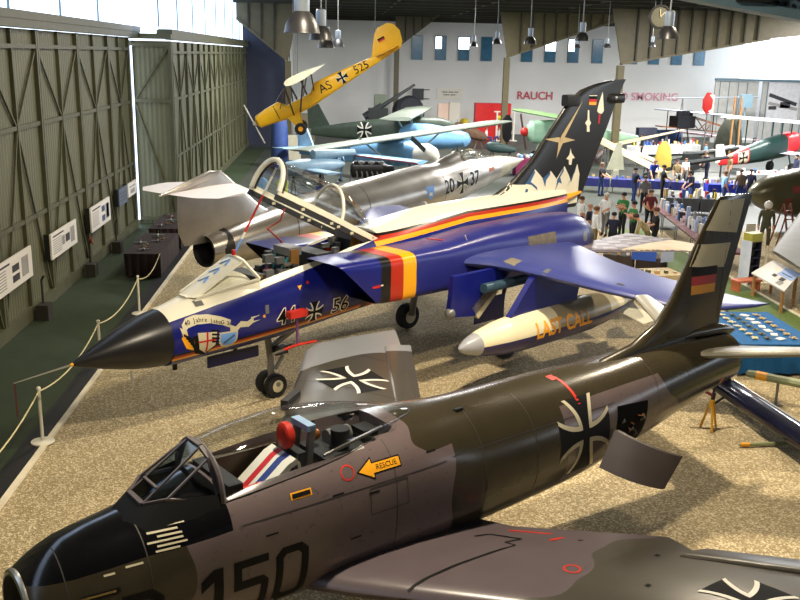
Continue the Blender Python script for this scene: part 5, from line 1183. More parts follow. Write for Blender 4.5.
# ================================================================== tables and stalls
NVC = mat('navy table cloth', (34, 40, 104), .85, var=.15); BLC = mat('bright blue table cloth', (16, 92, 152), .85, var=.12); ROY = mat('royal blue cloth', (36, 52, 170), .85, var=.12)
def row(p0, p1, n, m, lab, grp, w=.8, drop=.42, gap=.08, hgt=.75):
    p0, p1 = Vector((*p0, 0)), Vector((*p1, 0)); d = (p1 - p0) / n; a = math.atan2(d.y, d.x); nrm = Vector((-d.y, d.x, 0)).normalized(); out = []
    for k in range(n):
        c = p0 + d * (k + .5) + nrm * w / 2; out.append((c, a)); draped_table(c.x, c.y, d.length - gap, w, hgt, m, lab if isinstance(lab, str) else lab[k], grp, drop, a, name='cloth_table')
    return out
def clutter(tabs, lx, w, n, name, label, cat, grp, seed, z=.752, pal=None, hs=(.08, .3)):
    r = random.Random(seed); pal = pal or [mat('box white', (226, 226, 226), .6), mat('box blue', (70, 110, 190), .6), mat('box tan', (190, 160, 110), .6), mat('box red', (190, 50, 44), .6), mat('box grey', (140, 140, 146), .6), mat('box dark', (40, 42, 50), .6), mat('box yellow', (226, 200, 70), .6)]
    cells = []
    for ti in range(len(tabs)):
        nx = max(1, int(lx / (.3 if n < 60 else .22)))
        for i in range(nx):
            for j in range(2): cells.append((ti, (i + .5) / nx - .5, (-.22, .22)[j]))
    r.shuffle(cells)
    for k in range(min(n, len(cells))):
        ti, u, v = cells[k]; c, a = tabs[ti]; ca, sa = math.cos(a), math.sin(a); x, y = u * (lx - .15), v * w
        sx, sy, sz = .09 + .05 * r.random(), .08 + .06 * r.random(), hs[0] + (hs[1] - hs[0]) * r.random()
        b = MB(pal[r.randrange(len(pal))]); b.box((0, 0, sz / 2), (sx, sy, sz)); b.box((0, 0, sz + .003), (sx * .8, sy * .6, .006), pal[r.randrange(len(pal))])
        thing(b, name, label, cat, grp, (c.x + x * ca - y * sa, c.y + x * sa + y * ca, z), a + (r.random() - .5) * .12)
t1 = row(P(580, 192), P(700, 198), 4, NVC, ['navy cloth table at the left end of the long row', 'navy cloth table with the blue jeans man in front', 'navy cloth table behind the man in black', 'navy cloth table of the row below the gun exhibits'], 'navy cloth tables in a row')
clutter(t1, 1.9, .8, 26, 'display_box', 'small exhibit or booklet lying on the long row of navy tables', 'box', 'goods on the navy tables', 5, hs=(.02, .18))
t2 = row(P(706, 199), P(748, 200), 2, ROY, ['blue cloth table under the red tail of the biplane', 'blue cloth table end beside the grey brown jacket'], 'blue tables under the biplane')
clutter(t2, 1.4, .8, 12, 'display_box', 'small white or red carton on the blue tables under the biplane', 'box', 'cartons under the biplane', 6, hs=(.05, .25))
a_, b_ = fl(653, 206, .75), fl(712, 252, .75)
t3 = row((b_.x, b_.y), (a_.x, a_.y), 4, mat('maroon edge cloth', (110, 60, 66), .8), ['trade table nearest the grey fin, crowded with kits', 'second trade table behind the nearest kit table', 'third trade table with kits by the black haired visitors', 'far end trade table near the camouflage jacket'], 'trade tables with kits', w=-1.1, drop=.08)
t3 = [(c, a) for c, a in t3]
clutter(t3, abs((b_ - a_).length / 4), 1.0, 70, 'model_kit', 'small model kit box or leaflet on the crowded trade tables', 'box', 'goods on the trade tables', 8, hs=(.08, .5), pal=[mat('box white', (226, 226, 226), .6), mat('box white', (226, 226, 226), .6), mat('box blue', (70, 110, 190), .6), mat('box tan', (190, 160, 110), .6), mat('box grey', (140, 140, 146), .6), mat('box dark', (40, 42, 50), .6), mat('box pale blue', (170, 190, 225), .6)])
# stall of brown goods between the visitors and the taileron
t4 = row(P(600, 277), P(666, 283), 2, mat('stall dark cloth', (60, 50, 44), .85), ['dark model stall table under the striped taileron, left', 'dark model stall table under the striped taileron, right'], None, drop=.5)
clutter(t4, 1.6, .8, 20, 'model_kit', 'small brown or white item on the dark stall table', 'box', 'goods on the dark stall', 9, hs=(.04, .2), pal=[mat('box tan', (190, 160, 110), .6), mat('box white', (226, 226, 226), .6), mat('leaf green', (90, 96, 60), .7), mat('box dark', (40, 42, 50), .6)])
# goods and boards behind the wing
t5 = row(P(634, 302), P(684, 300), 1, mat('stall pale cloth', (196, 178, 140), .85), 'pale stall table behind the wing of the blue and white jet', None, w=1.0)
clutter(t5, 1.6, 1.0, 9, 'model_kit', 'small green or tan kit part on the pale stall table', 'box', 'goods on the pale stall', 10, hs=(.03, .12), pal=[mat('leaf green', (90, 96, 60), .7), mat('box tan', (190, 160, 110), .6), mat('box white', (226, 226, 226), .6)])
for px, py, Y, w_, h_, c, l, rz in ((642, 277, 27.6, .75, .42, (50, 90, 190), 'bright blue folder board leaning on the stall behind the wing', -.5), (666, 272, 27.4, .5, .62, (170, 184, 216), 'pale blue upright board on the stall behind the wing', .4)):
    q = at(px, py, Y); b = MB(mat('board %d' % c[0], c, .6)); b.box((0, 0, h_ / 2), (w_, .02, h_)); b.box((0, .12, h_ / 4), (.05, .22, .02)); o = thing(b, 'display_board', l, 'board', loc=(q.x, q.y, .76), rz=rz)
# bright blue model table on the right
A, B_, C, D = fl(714, 318, .75), fl(750, 306, .75), fl(800, 337, .75), fl(762, 350, .75); c = (A + C) / 2; d = C - B_; a = math.atan2(d.y, d.x)
draped_table(c.x, c.y, d.length, (B_ - A).length, .75, BLC, 'bright blue cloth table with model parts beyond the grey tail', None, .68, a, name='cloth_table')
r = random.Random(4)
for k in range(28):
    x, y = (-.42 + .84 * ((k // 4 + .5) / 7)) * d.length, (-.33 + .66 * ((k % 4 + .5) / 4)) * (B_ - A).length
    b = MB(mat(('kit cream', 'kit olive', 'kit white', 'kit tan')[k % 4], ((220, 204, 156), (84, 86, 58), (232, 230, 222), (190, 164, 110))[k % 4], .6))
    if k % 4 == 2: b.box((0, 0, .012), (.2, .15, .02))
    else: b.tube([(-.08, 0, .03), (.0, 0, .035), (.09, 0, .03)], [.012, .03, .008], n=8); b.box((0, 0, .035), (.05, .2, .012)); b.box((-.07, 0, .045), (.03, .08, .01))
    thing(b, 'model_aircraft', 'small unpainted model or leaflet on the bright blue table', 'model', 'models on the bright blue table', (c.x + x * math.cos(a) - y * math.sin(a), c.y + x * math.sin(a) + y * math.cos(a), .753), r.random() * 6)
# slanted white information board on wooden legs
q = [fl(751.5, 272.5, .72), fl(784.5, 291, .72), fl(800, 273, 1.0), fl(773.5, 260, 1.0)]
c = sum(q, Vector()) / 4; root = empty('information_lectern', (c.x, c.y, .003)); tag(root, 'slanted white information board on wooden legs beyond the green strip', 'information board'); off = Vector((c.x, c.y, .003))
b = MB(mat('poster white', (226, 222, 216), .5, var=.02)); b.prism([p - off for p in q], (0, 0, -.04)); b.build('panel', root)
b = MB(mat('print pale blue', (150, 176, 226), .6)); e1, e2 = q[1] - q[0], q[3] - q[0]
sub = lambda u0, u1, v0, v1: [q[0] + e1 * u + e2 * v - off + Vector((0, 0, .006)) for u, v in ((u0, v0), (u1, v0), (u1, v1), (u0, v1))]
b.prism(sub(.45, .85, .5, .95), (0, 0, .003)); b.prism(sub(.5, .8, .62, .66), (0, 0, .006), TD); b.prism(sub(.4, .5, .32, .45), (0, 0, .006), TD); b.prism(sub(.62, .74, .3, .46), (0, 0, .006), TD); b.prism(sub(.66, .8, .1, .28), (0, 0, .006), TG); b.build('print', root)
WOODL = mat('pale wood', (176, 130, 80), .6)
for p in q: b = MB(WOODL); pp_ = p - off; b.box((pp_.x * .86, pp_.y * .86, (pp_.z - .05) / 2), (.07, .07, pp_.z - .05)); b.build('leg', root)
# dark shelf rack with a yellow header
q = fl(749, 284); root = empty('display_rack', (q.x, q.y, .003), R(25)); tag(root, 'tall dark rack with five compartments and a yellow green header', 'rack')
b = MB(mat('rack dark', (36, 38, 56), .5)); b.box((0, .2, .72), (.46, .03, 1.3))
for s in (-1, 1): b.box((s * .22, .05, .72), (.03, .34, 1.3))
for k in range(6): b.box((0, .05, .08 + .255 * k), (.46, .34, .03))
b.build('frame', root)
for k in range(5): b = MB(mat('magazine grey', (120, 124, 128), .5)); b.box((0, .12, .21 + .255 * k), (.36, .1, .17)); b.build('magazine_stack', root)
b = MB(mat('header yellow green', (170, 166, 70), .5)); b.box((0, .05, 1.5), (.46, .34, .26)); b.build('header', root); b = MB(mat('rack side white', (206, 216, 240), .5)); b.box((-.25, .05, .72), (.02, .4, 1.36)); b.build('side_panel', root)
q = fl(748, 252); b = MB(WHITE); b.box((0, 0, .75), (.42, .03, .6)); b.box((0, 0, .24), (.06, .06, .48)); b.box((0, 0, .02), (.4, .3, .04)); thing(b, 'poster_stand', 'small white poster stand behind the dark rack', 'poster stand', loc=(q.x, q.y, .003), rz=.3)
b = MB(KERB); b.box((0, 0, .6), (.05, .05, 1.2)); b.box((0, 0, .015), (.26, .26, .03)); q = fl(763, 283); thing(b, 'wooden_post', 'thin pale wooden post between the rack and the slanted board', 'post', loc=(q.x, q.y, .003))
# bench like orange block under the board
b = MB(mat('orange bench', (200, 110, 70), .6)); b.box((0, 0, .34), (.9, .4, .06)); 
for s in (-1, 1): b.box((s * .38, 0, .155), (.06, .34, .31))
q = fl(745, 291); thing(b, 'low_bench', 'low orange bench beside the slanted information board', 'bench', loc=(q.x, q.y, .003), rz=.3)

# ================================================================== right edge: olive jet, its wing, ladder
OLM = mat('olive metal jet', (92, 88, 66), .3, .3, var=.3, scale=.8)
root = empty('fighter_jet', (17.6, 37.0, .003), R(12)); tag(root, 'olive and bare metal jet cut off by the right edge behind the mannequin', 'fighter jet')
b = MB(OLM); b.rings([[(x, p[1], p[2]) for p in sring(0, 0, 1.55, w, h_, h_, 2.2, 2.2, 32)] for x, w, h_ in ((-.7, .05, .05), (-.6, .25, .25), (-.3, .5, .5), (.2, .74, .74), (1.5, 1.0, 1.0), (4, 1.15, 1.2), (10, 1.0, 1.0), (12, .6, .6))])
bv = b.bvh()
for x, z, w_, h_ in ((.9, 1.85, .35, .3), (1.3, 1.5, .3, .24), (2.3, 1.8, .4, .2), (.6, 1.4, .2, .2)): decal(b, bv, grid_poly([rect(w_, h_)], .1), (x, -1, z), (1, 0, 0), (0, 0, 1), (0, -1, .2), mat('dull red patch', (130, 56, 48), .5), .006)
b.build('fuselage', root)

b = MB(mat('dull metal wing', (86, 82, 66), .55, .15, var=.2)); MI = (Matrix.Translation((17.6, 37.0, .003)) @ Matrix.Rotation(R(12), 4, 'Z')).inverted(); w_ = lambda px, py, z: tuple(MI @ fl(px, py, z)); wing(b, [((1.8, -.9, 1.5), (7.5, -.9, 1.5), .3), (w_(800, 212, 1.45), w_(905, 225, 1.45), .24), (w_(772, 251, 1.3), w_(812, 276, 1.3), .1)]); b.build('wing', root)
for x, y in ((9, 0), (4, 1.2), (4, -1.2)): b = MB(GREYM); b.tube([(x, y, .3), (x, y * .8, 1.3)], .07); g = b.build('landing_gear', root); b = MB(RUBBER); b.lathe([(.001, -.1), (.26, -.1), (.3, -.04), (.3, .04), (.26, .1), (.001, .1)], RUBBER, 20, Matrix.Translation((x, y, .3)) @ Matrix.Rotation(PI / 2, 4, 'X')); b.build('wheel', g)
q = fl(787, 251); root = empty('step_ladder', (q.x, q.y, .03), R(20)); tag(root, 'red brown step ladder leaning between the mannequin and the olive jet', 'ladder'); LD = mat('red brown wood', (120, 62, 46), .6)
for s in (-1, 1):
    b = MB(LD); b.bar((s * .2, -.25, 0), (s * .16, .25, 1.7), .05, .05); b.build('rail', root); b = MB(LD); b.bar((s * .2, .75, 0), (s * .16, .28, 1.7), .04, .04); b.build('rail', root)
for k in range(5): b = MB(LD); b.bar((-.19, -.2 + .09 * k, .25 + .3 * k), (.19, -.2 + .09 * k, .25 + .3 * k), .08, .03); b.build('step', root)
# dark blue black wing and green poles on the gravel, right edge
DB = mat('gloss blue black paint', (20, 22, 40), .15, var=0)
p0, p1 = at(719, 383, 17.6), at(850, 470, 13.4); root = empty('detached_wing', (p0.x, p0.y, 0)); tag(root, 'glossy blue black wing section lying on trestles at the right edge', 'wing section'); o3 = Vector((p0.x, p0.y, 0)); dv = (p1 - p0); nn = Vector((-dv.y, dv.x, 0)).normalized()
b = MB(DB); rs = []
for t, k in ((0, .6), (.02, .95), (.3, 1), (.7, 1.05), (1, 1.1)):
    c = p0.lerp(p1, t) - o3; rs.append([c + nn * (math.cos(a) * .26 * k) + Vector((0, 0, math.copysign(abs(math.sin(a)) ** .8, math.sin(a)) * .16 * k)) for a in [2 * PI * j / 28 for j in range(28)]])
b.rings(rs); b.build('wing_panel', root); b = MB(SILVER); b.tube([p0.lerp(p1, t) - o3 + nn * .2 + Vector((0, 0, .12)) for t in (.05, .5, .98)], .02, n=6); b.build('trim_strip', root)
b = MB(DARK); b.box(p0.lerp(p1, .03) - o3 + Vector((0, 0, .18)), (.24, .24, .08), rz=math.atan2(dv.y, dv.x)); b.build('fitting', root)
for t in (.08, .9):
    c = p0.lerp(p1, t) - o3; b = MB(DARK); b.tube([c + Vector((0, 0, -.15)), c + nn * .25 + Vector((0, 0, -c.z + .05))], .025); b.tube([c + Vector((0, 0, -.15)), c - nn * .25 + Vector((0, 0, -c.z + .05))], .025); b.build('trestle', root)
GRB = mat('faded green blade', (140, 148, 108), .5)
for (pa, pb, l, r_) in ((fl(746, 373, .55), fl(860, 396, .55), 'faded green pole with a yellow band, raised at the right edge', .09), (fl(738, 445, .05), fl(850, 441, .05), 'thin green pole with a yellow tip lying on the gravel at the right edge', .035)):
    root = empty('green_pole', (pa.x, pa.y, .003)); tag(root, l, 'pole'); o3 = Vector((pa.x, pa.y, .003)); d = pb - pa
    b = MB(GRB); b.tube([Vector((0, 0, pa.z)) + d * t for t in (0, .02, .1, .22, 1)], [r_ * .3, r_ * .8, r_, r_, r_], GRB); b.build('pole', root)
    b = MB(ORANGE); b.tube([Vector((0, 0, pa.z)) + d * t for t in ((.1, .2) if r_ > .05 else (.02, .1))], r_ * 1.06, ORANGE); b.build('band', root)
    if r_ > .05:
        for t in (.3, .9): b = MB(GREYM); c = d * t; b.tube([c + Vector((0, 0, pa.z - r_)), c + Vector((.0, 0, .0))], .03); b.box(c + Vector((0, 0, .015)), (.2, .2, .03)); b.build('stand', root)
q = fl(722, 377); b = MB(PW); b.tube([(0, 0, .02), (0, 0, 1.0)], .025); b.lathe([(.001, 0), (.16, 0), (.16, .02), (.001, .03)], n=24); thing(b, 'barrier_post', 'white barrier post behind the tail of the foreground jet', 'barrier post', loc=(q.x, q.y, .003))

# ================================================================== left background: pale blue aircraft group
PB = mat('pale blue aircraft paint', (120, 172, 216), .4, var=.1); PB2 = mat('light grey blue paint', (150, 182, 204), .4, var=.1); GB = mat('grey green wing paint', (126, 134, 122), .5, var=.1); DG = mat('dark green paint', (54, 66, 54), .5, var=.2)
n_, t_ = at(428, 147, 48), at(300, 152, 57); root = empty('light_aircraft', (n_.x, n_.y, .003), math.atan2(t_.y - n_.y, t_.x - n_.x)); tag(root, 'pale blue high wing aircraft with white spinner and black propeller', 'aircraft'); L = (Vector((t_.x, t_.y)) - Vector((n_.x, n_.y))).length
b = MB(PB); b.rings([[(x, p[1], p[2]) for p in sring(0, 0, z, w, h_, h_, 3, 3, 32)] for x, z, w, h_ in ((.55, 1.8, .42, .45), (1.2, 1.8, .6, .62), (2.6, 1.7, .66, .78), (4.5, 1.55, .58, .68), (L * .75, 1.25, .32, .42), (L, 1.05, .08, .2))]); bv = b.bvh()
decal(b, bv, text2d('KK+152', .62, .15), (L * .6, .6, 1.5), (-1, 0, 0), (0, 0, 1), (0, 1, 0), BLACK, .01); b.build('fuselage', root)
b = MB(WHITE); b.rings([[(x, p[1], p[2]) for p in sring(0, 0, 1.8, w, w, w, 2, 2, 24)] for x, w in ((-.7, .02), (-.62, .25), (-.35, .46), (.1, .6), (.56, .56))]); sp = b.build('spinner', root); sp['label'] = 'white egg shaped spinner'
for k in range(2): b = MB(BLACK); an = R(35 + 180 * k); dirv = Vector((0, math.cos(an), math.sin(an))); b.bar(Vector((-.2, 0, 1.8)) + dirv * .3, Vector((-.25, 0, 1.8)) + dirv * 1.7, .22, .05, up=(1, 0, 0)); b.build('propeller_blade', sp)
b = MB(GB); wing(b, [((1.5, y, 2.62 - .07 * y), (3.5, y, 2.55 - .07 * y), .24 if -7.5 < y < 6 else .1) for y in (-8, -7.4, -2, 0, 2, 5.9, 6.4)], GB); b.build('wing', root)
for s in (1, -1):
    b = MB(GB); b.bar((2.2, s * .6, 1.2), (2.2, s * 2.8, 2.62), .08, .06); b.build('wing_strut', root)
    b = MB(); b.lathe([(.001, -.1), (.28, -.1), (.33, -.04), (.33, .04), (.28, .1), (.001, .1)], RUBBER, 20, Matrix.Translation((1.9, s * 1.0, .34)) @ Matrix.Rotation(PI / 2, 4, 'X')); b.bar((1.9, s * .95, .34), (2.0, s * .5, 1.3), .1, .08, PB); b.build('landing_gear', root)
b = MB(PB2); b.prism([(L - 1.5, -.05, 1.3), (L + .1, -.05, 1.2), (L + .3, -.05, 2.7), (L - .5, -.05, 2.8)], (0, .1, 0)); b.build('fin', root); b = MB(PB2); wing(b, [((L - 1.2, y, 1.35), (L, y, 1.33), .08) for y in (-2, 2)]); b.build('tailplane', root)
# dark green aircraft behind it
n2, t2_ = at(455, 128, 64), at(306, 128, 66); root = empty('liaison_aircraft', (n2.x, n2.y, .003), math.atan2(t2_.y - n2.y, t2_.x - n2.x)); tag(root, 'dark green strutted aircraft with a white edged cross behind the pale blue one', 'aircraft')
b = MB(DG); b.rings([[(x, p[1], p[2]) for p in sring(0, 0, z, w, h_, h_, 3, 3, 28)] for x, z, w, h_ in ((0, 1.9, .3, .5), (1, 1.9, .6, .8), (4, 1.8, .6, .9), (8, 1.6, .3, .5), (10, 1.5, .1, .25))]); bv = b.bvh()
bl, wh = cross_polys(.5, wd=.2); decal(b, bv, grid_poly(bl, .2), (6.2, .4, 1.75), (-1, 0, 0), (0, 0, 1), (0, 1, 0), BLACK, .01); decal(b, bv, grid_poly(wh, .2), (6.2, .4, 1.75), (-1, 0, 0), (0, 0, 1), (0, 1, 0), WHITE, .014); b.build('fuselage', root)
b = MB(GB); wing(b, [((2.2, y, 3.0), (4.2, y, 2.95), .25) for y in (-7, 7)]); b.build('wing', root)
for s in (1, -1): b = MB(PB2); b.bar((2.8, s * .6, 1.4), (2.6, s * 4, 2.95), .12, .08); b.bar((3.2, s * .6, 1.4), (3.6, s * 4, 2.95), .1, .08); b.build('wing_strut', root); b = MB(RUBBER); b.lathe([(.001, -.1), (.33, -.06), (.33, .06), (.001, .1)], RUBBER, 18, Matrix.Translation((1.6, s * 1.0, .33)) @ Matrix.Rotation(PI / 2, 4, 'X')); b.bar((1.6, s * 1.0, .33), (1.8, s * .5, 1.3), .1, .1, DG); b.build('landing_gear', root)
b = MB(DG); b.prism([(8.6, -.05, 1.8), (10.2, -.05, 1.7), (10.3, -.05, 3.4), (9.5, -.05, 3.4)], (0, .1, 0)); b.build('fin', root)
# pale blue flying bomb, blue wing panel, aero engine, table in front
n3, t3_ = at(277, 163, 44), at(340, 152, 46); root = empty('flying_bomb', (n3.x, n3.y, .003), math.atan2(t3_.y - n3.y, t3_.x - n3.x)); tag(root, 'pale blue cigar shaped flying bomb with stubby wings on a stand', 'flying bomb')
b = MB(PB2); b.rings([[(x, p[1], p[2]) for p in sring(0, 0, 1.45 + .02 * x, w, w, w, 2, 2, 28)] for x, w in ((0, .03), (.15, .17), (.6, .33), (1.2, .4), (2.4, .4), (3.4, .24), (3.8, .1))]); b.build('body', root)
b = MB(PB2); b.rings([[(x, p[1], p[2]) for p in sring(0, 0, 2.05, w, w, w, 2, 2, 20)] for x, w in ((2.0, .24), (2.2, .27), (3.6, .18), (4.4, .17))]); b.bar((2.3, 0, 1.7), (2.3, 0, 1.9), .1, .3); b.bar((3.5, 0, 1.6), (3.5, 0, 1.95), .06, .2); b.build('jet_tube', root)
b = MB(PB2); wing(b, [((1.3, y, 1.4), (2.2, y, 1.4), .12) for y in (-2.2, 2.2)]); b.build('wing', root); b = MB(GREYM)
for x in (.9, 2.6): b.bar((x, -.3, 0), (x, 0, 1.15), .06, .06); b.bar((x, .3, 0), (x, 0, 1.15), .06, .06)
b.build('stand', root)
pa, pb = at(340, 153, 47.5), at(420, 163, 45.5); root = empty('aircraft_wing', (pa.x, pa.y, .003)); tag(root, 'long pale blue wing panel with a thin red edge lying on trestles', 'wing panel'); d = pb - pa; o3 = Vector((pa.x, pa.y, .003)); nn = Vector((-d.y, d.x, 0)).normalized()
b = MB(PB); wing(b, [(tuple(pa - o3 - nn * .2), tuple(pa - o3 + nn * .8), .12), (tuple(pb - o3 - nn * .3), tuple(pb - o3 + nn * 1.1), .2)]); b.build('panel', root); b = MB(BANDRED); b.tube([pa - o3 - nn * .22, pb - o3 - nn * .32], .03, n=6); b.build('edge_strip', root)
for t in (.15, .85):
    q = pa.lerp(pb, t) - o3 + nn * .3; b = MB(GREYM); b.bar((q.x - .3, q.y, 0), (q.x, q.y, q.z), .05, .05); b.bar((q.x + .3, q.y, 0), (q.x, q.y, q.z), .05, .05); b.build('trestle', root)
q = at(371, 170, 40.5); root = empty('aero_engine', (q.x, q.y, .003)); tag(root, 'black inline aero engine on a stand in front of the pale blue aircraft', 'engine')
b = MB(mat('engine black', (24, 26, 30), .35, .4)); b.rings([[(x, p[1], p[2]) for p in sring(0, 0, q.z, w, w, w, 3, 3, 24)] for x, w in ((-.9, .2), (-.8, .34), (.5, .36), (.7, .22), (1.0, .18), (1.05, .05))])
for k in range(6): b.lathe([(.001, 0), (.1, 0), (.1, .2), (.001, .2)], GREYM if k % 2 else None, 10, Matrix.Translation((-.65 + .22 * k, -.2, q.z + .2)))
b.build('crankcase', root)
for k in range(6): b = MB(GREYM); b.tube([(-.65 + .22 * k, -.3, q.z), (-.6 + .22 * k, -.42, q.z - .14), (-.6 + .22 * k, -.42, q.z - .4)], .035, n=6); b.build('exhaust_pipe', root)
b = MB(STEELB)
for x in (-.6, .5): b.bar((x, -.3, 0), (x, -.2, q.z - .2), .06, .06); b.bar((x, .3, 0), (x, .2, q.z - .2), .06, .06); b.bar((x, -.3, .3), (x, .3, .3), .05, .05)
b.build('stand', root)
t6 = row(P(318, 205), P(372, 204), 2, ROY, ['royal blue cloth table in front of the flying bomb, left', 'royal blue cloth table in front of the aero engine, right'], 'royal blue tables on the left')
clutter(t6, 1.2, .8, 10, 'display_box', 'small pale item on the royal blue tables by the aero engine', 'box', 'items on the royal blue tables', 14, hs=(.08, .3), pal=[mat('box grey', (140, 140, 146), .6), mat('box white', (226, 226, 226), .6), GREYM])
for k, (px, py, c, l) in enumerate(((263, 186, LB_, 'blue jacket hanging on a stand beyond the raised canopy'), (283, 188, cm('lime', (196, 210, 60)), 'lime yellow vest hanging on a stand beyond the raised canopy'))):
    q = fl(px, 212); b = MB(c); b.rings([[(w * math.cos(a), .1 * math.sin(a), z) for a in [2 * PI * j / 16 for j in range(16)]] for z, w in ((.55, .24), (1.0, .22), (1.3, .26), (1.42, .18), (1.5, .07))]); b.tube([(0, 0, .02), (0, 0, 1.6)], .02, GREYM); b.lathe([(.001, 0), (.2, 0), (.2, .02), (.001, .02)], GREYM, 16); thing(b, 'hanging_jacket', l, 'jacket', loc=(q.x, q.y, .003))
# gun, drum, cabinets at the back
q = at(378, 112, 68); root = empty('anti_aircraft_gun', (q.x, q.y, .003)); tag(root, 'dark anti aircraft gun with raised twin barrels against the white back wall', 'gun'); GUN = mat('gun dark steel', (40, 44, 44), .45, .4)
b = MB(GUN); b.lathe([(1.2, 0), (1.0, .25), (.5, .5), (.4, 1.5), (.7, 1.7), (.7, 2.2), (.001, 2.3)], n=20); b.build('mount', root)
b = MB(GUN); b.box((0, 0, 2.6), (1.4, .9, .9)); b.bar((-1.0, 0, 2.4), (.3, 0, 3.2), .6, .5); b.build('cradle', root)
for y in (-.25, .25): b = MB(GUN); b.tube([(-.9, y, 2.4), (.6, y, 3.4), (2.6, y, 4.75)], [.16, .12, .07]); b.build('barrel', root)
b = MB(GUN); b.bar((.2, -.5, 2.2), (3.4, -.5, 2.3), .14, .14); b.build('loading_arm', root)
q = at(408, 112, 77); root = empty('radar_drum', (q.x, q.y, .003)); tag(root, 'big dark round drum of a searchlight on a green pedestal at the back', 'searchlight')
b = MB(mat('drum dark blue', (30, 33, 40), .75, var=.2)); b.lathe([(.001, -.7), (1.1, -.7), (1.25, -.4), (1.25, .5), (1.0, .75), (.001, .8)], None, 32, Matrix.Translation((0, 0, q.z)) @ Matrix.Rotation(R(75), 4, 'X') @ Matrix.Rotation(R(20), 4, 'Y')); b.build('drum', root)
b = MB(DG); b.prism([(-1.2, -.3, 0), (1.2, -.3, 0), (.7, -.3, q.z - .4), (-.5, -.3, q.z - .4)], (0, .6, 0)); b.build('pedestal', root); b = MB(CREAM); [b.bar((-.55 + a, -.33, 1.2 + c), (-.55 + a2, -.33, 1.2 + c2), .06, .02, up=(0, 1, 0)) for a, c, a2, c2 in ((0, 0, .6, .2), (.6, .2, .5, .8), (.5, .8, -.1, .6), (-.1, .6, 0, 0))]; b.build('marking', root)
def cabinet(px, py, Y, w_, h_, d_, c, name, label, cat, doors=2):
    q = at(px, py, Y); root = empty(name, (q.x, Y, .003)); tag(root, label, cat); m = mat('cab %d %d %d' % c, c, .5, var=.05); b = MB(m); b.box((0, 0, h_ / 2), (w_, d_, h_)); b.build('body', root)
    for k in range(doors): b = MB(m); b.box((-w_ / 2 + (k + .5) * w_ / doors, -d_ / 2 - .02, h_ / 2), (w_ / doors - .04, .03, h_ - .1)); dd = b.build('door', root); b = MB(GREYM); b.box((-w_ / 2 + (k + .8) * w_ / doors, -d_ / 2 - .05, h_ / 2), (.03, .03, .2)); b.build('handle', dd)
    return root
cabinet(380, 115, 78, 1.0, 3.6, .6, (120, 130, 112), 'locker', 'grey green locker against the back wall behind the gun', 'locker')
cabinet(454, 112, 80, .9, 3.0, .6, (206, 200, 186), 'vending_machine', 'white lit vending machine under the notice on the back wall', 'vending machine', 1)
cabinet(443, 112, 79.6, .9, 2.9, .3, (226, 196, 176), 'display_case', 'warm lit display case beside the white machine', 'display case', 1)
q = at(492, 118, 76); root = empty('booth', (q.x * 79.5 / 76, 79.5, .003)); tag(root, 'bright red booth with yellow sign against the back wall', 'booth'); b = MB(mat('booth red', (206, 24, 24), .5)); b.box((0, 0, 1.5), (3.0, 1.0, 3.0)); b.build('body', root); b = MB(mat('sign yellow', (240, 210, 30), .5)); b.box((.6, -.53, 1.7), (.6, .05, .6)); b.build('sign', root); b = MB(ORANGE); b.box((-.1, -.6, 1.3), (3.8, .12, .1)); b.build('bar', root)
b = MB(mat('sign yellow', (240, 210, 30), .5)); b.lathe([(.3, 0), (.34, 1.2), (.28, 1.35), (.001, 1.4)], n=16); q = fl(464, 134); thing(b, 'waste_bin', 'yellow bin left of the red booth', 'bin', loc=(q.x, q.y, .003))
b = MB(BLACK); b.rings([[(.38 * w * math.cos(a), .1 * w * math.sin(a), z) for a in [2 * PI * j / 16 for j in range(16)]] for z, w in ((.7, .2), (1.0, .8), (1.7, 1), (2.4, .9), (2.7, .3))]); b.tube([(0, 0, 0), (0, 0, .8)], .06); b.box((0, 0, .03), (.6, .5, .06)); q = fl(506, 152); thing(b, 'propeller_blade', 'black upright propeller blade on a stand right of the red booth', 'propeller blade', loc=(q.x, q.y, .003))
for px, l in ((496, 'white stand post left of the black blade'), (513, 'white stand post right of the black blade')): b = MB(WHITE); b.tube([(0, 0, 0), (0, 0, 2.4)], .08); b.box((0, 0, .03), (.6, .6, .06)); b.box((0, 0, 2.4), (.5, .1, .1)); q = fl(px, 141); thing(b, 'stand_post', l, 'post', loc=(q.x, q.y, .003))
# lettering and notice on the back wall (painted on the wall)
def wall_text(tx, px, py, Y, size, m, label):
    g = text2d(tx, size, 5, .012); b = MB(m); q = at(px, py, Y); b.add([(x, 0, y) for x, y in g[0]], g[1], m); b.add([(x, .02, y) for x, y in g[0]], [f[::-1] for f in g[1]], m); o = b.build('wall_lettering'); o.location = (q.x, Y, q.z); return tag(o, label, 'lettering')
LR = mat('red wall lettering', (190, 70, 84), .6)
wall_text('RAUCH', 535, 96, 84.95, .98, LR, 'red capitals RAUCH painted on the white back wall'); wall_text('NO SMOKING', 645, 97, 84.95, .98, mat('faded red lettering', (216, 150, 166), .6), 'faded red words NO SMOKING on the white back wall')
q = at(450, 94, 84.9); b = MB(WHITE); b.box((0, 0, 0), (2.3, .06, .95)); 
for k, (w_, z) in enumerate(((1.6, .16), (1.3, -.08))):
    for j in range(int(w_ / .14)): b.box((-w_ / 2 + .14 * j + .07, -.035, z), (.1 if j % 4 else .04, .01, .1), TD)
thing(b, 'notice_board', 'white notice with two lines of dark text on the back wall', 'notice', loc=(q.x, 85.01, q.z))
q = at(418, 94, 84.8); b = MB(mat('vent dark', (60, 66, 70), .6)); b.box((0, 0, 0), (1.0, .3, .95)); b.box((.75, .1, .4), (.6, .05, .06)); b.box((.75, .1, -.4), (.6, .05, .06)); thing(b, 'wall_ventilator', 'dark ventilator box on the back wall', 'ventilator', loc=(q.x, 84.75, q.z))

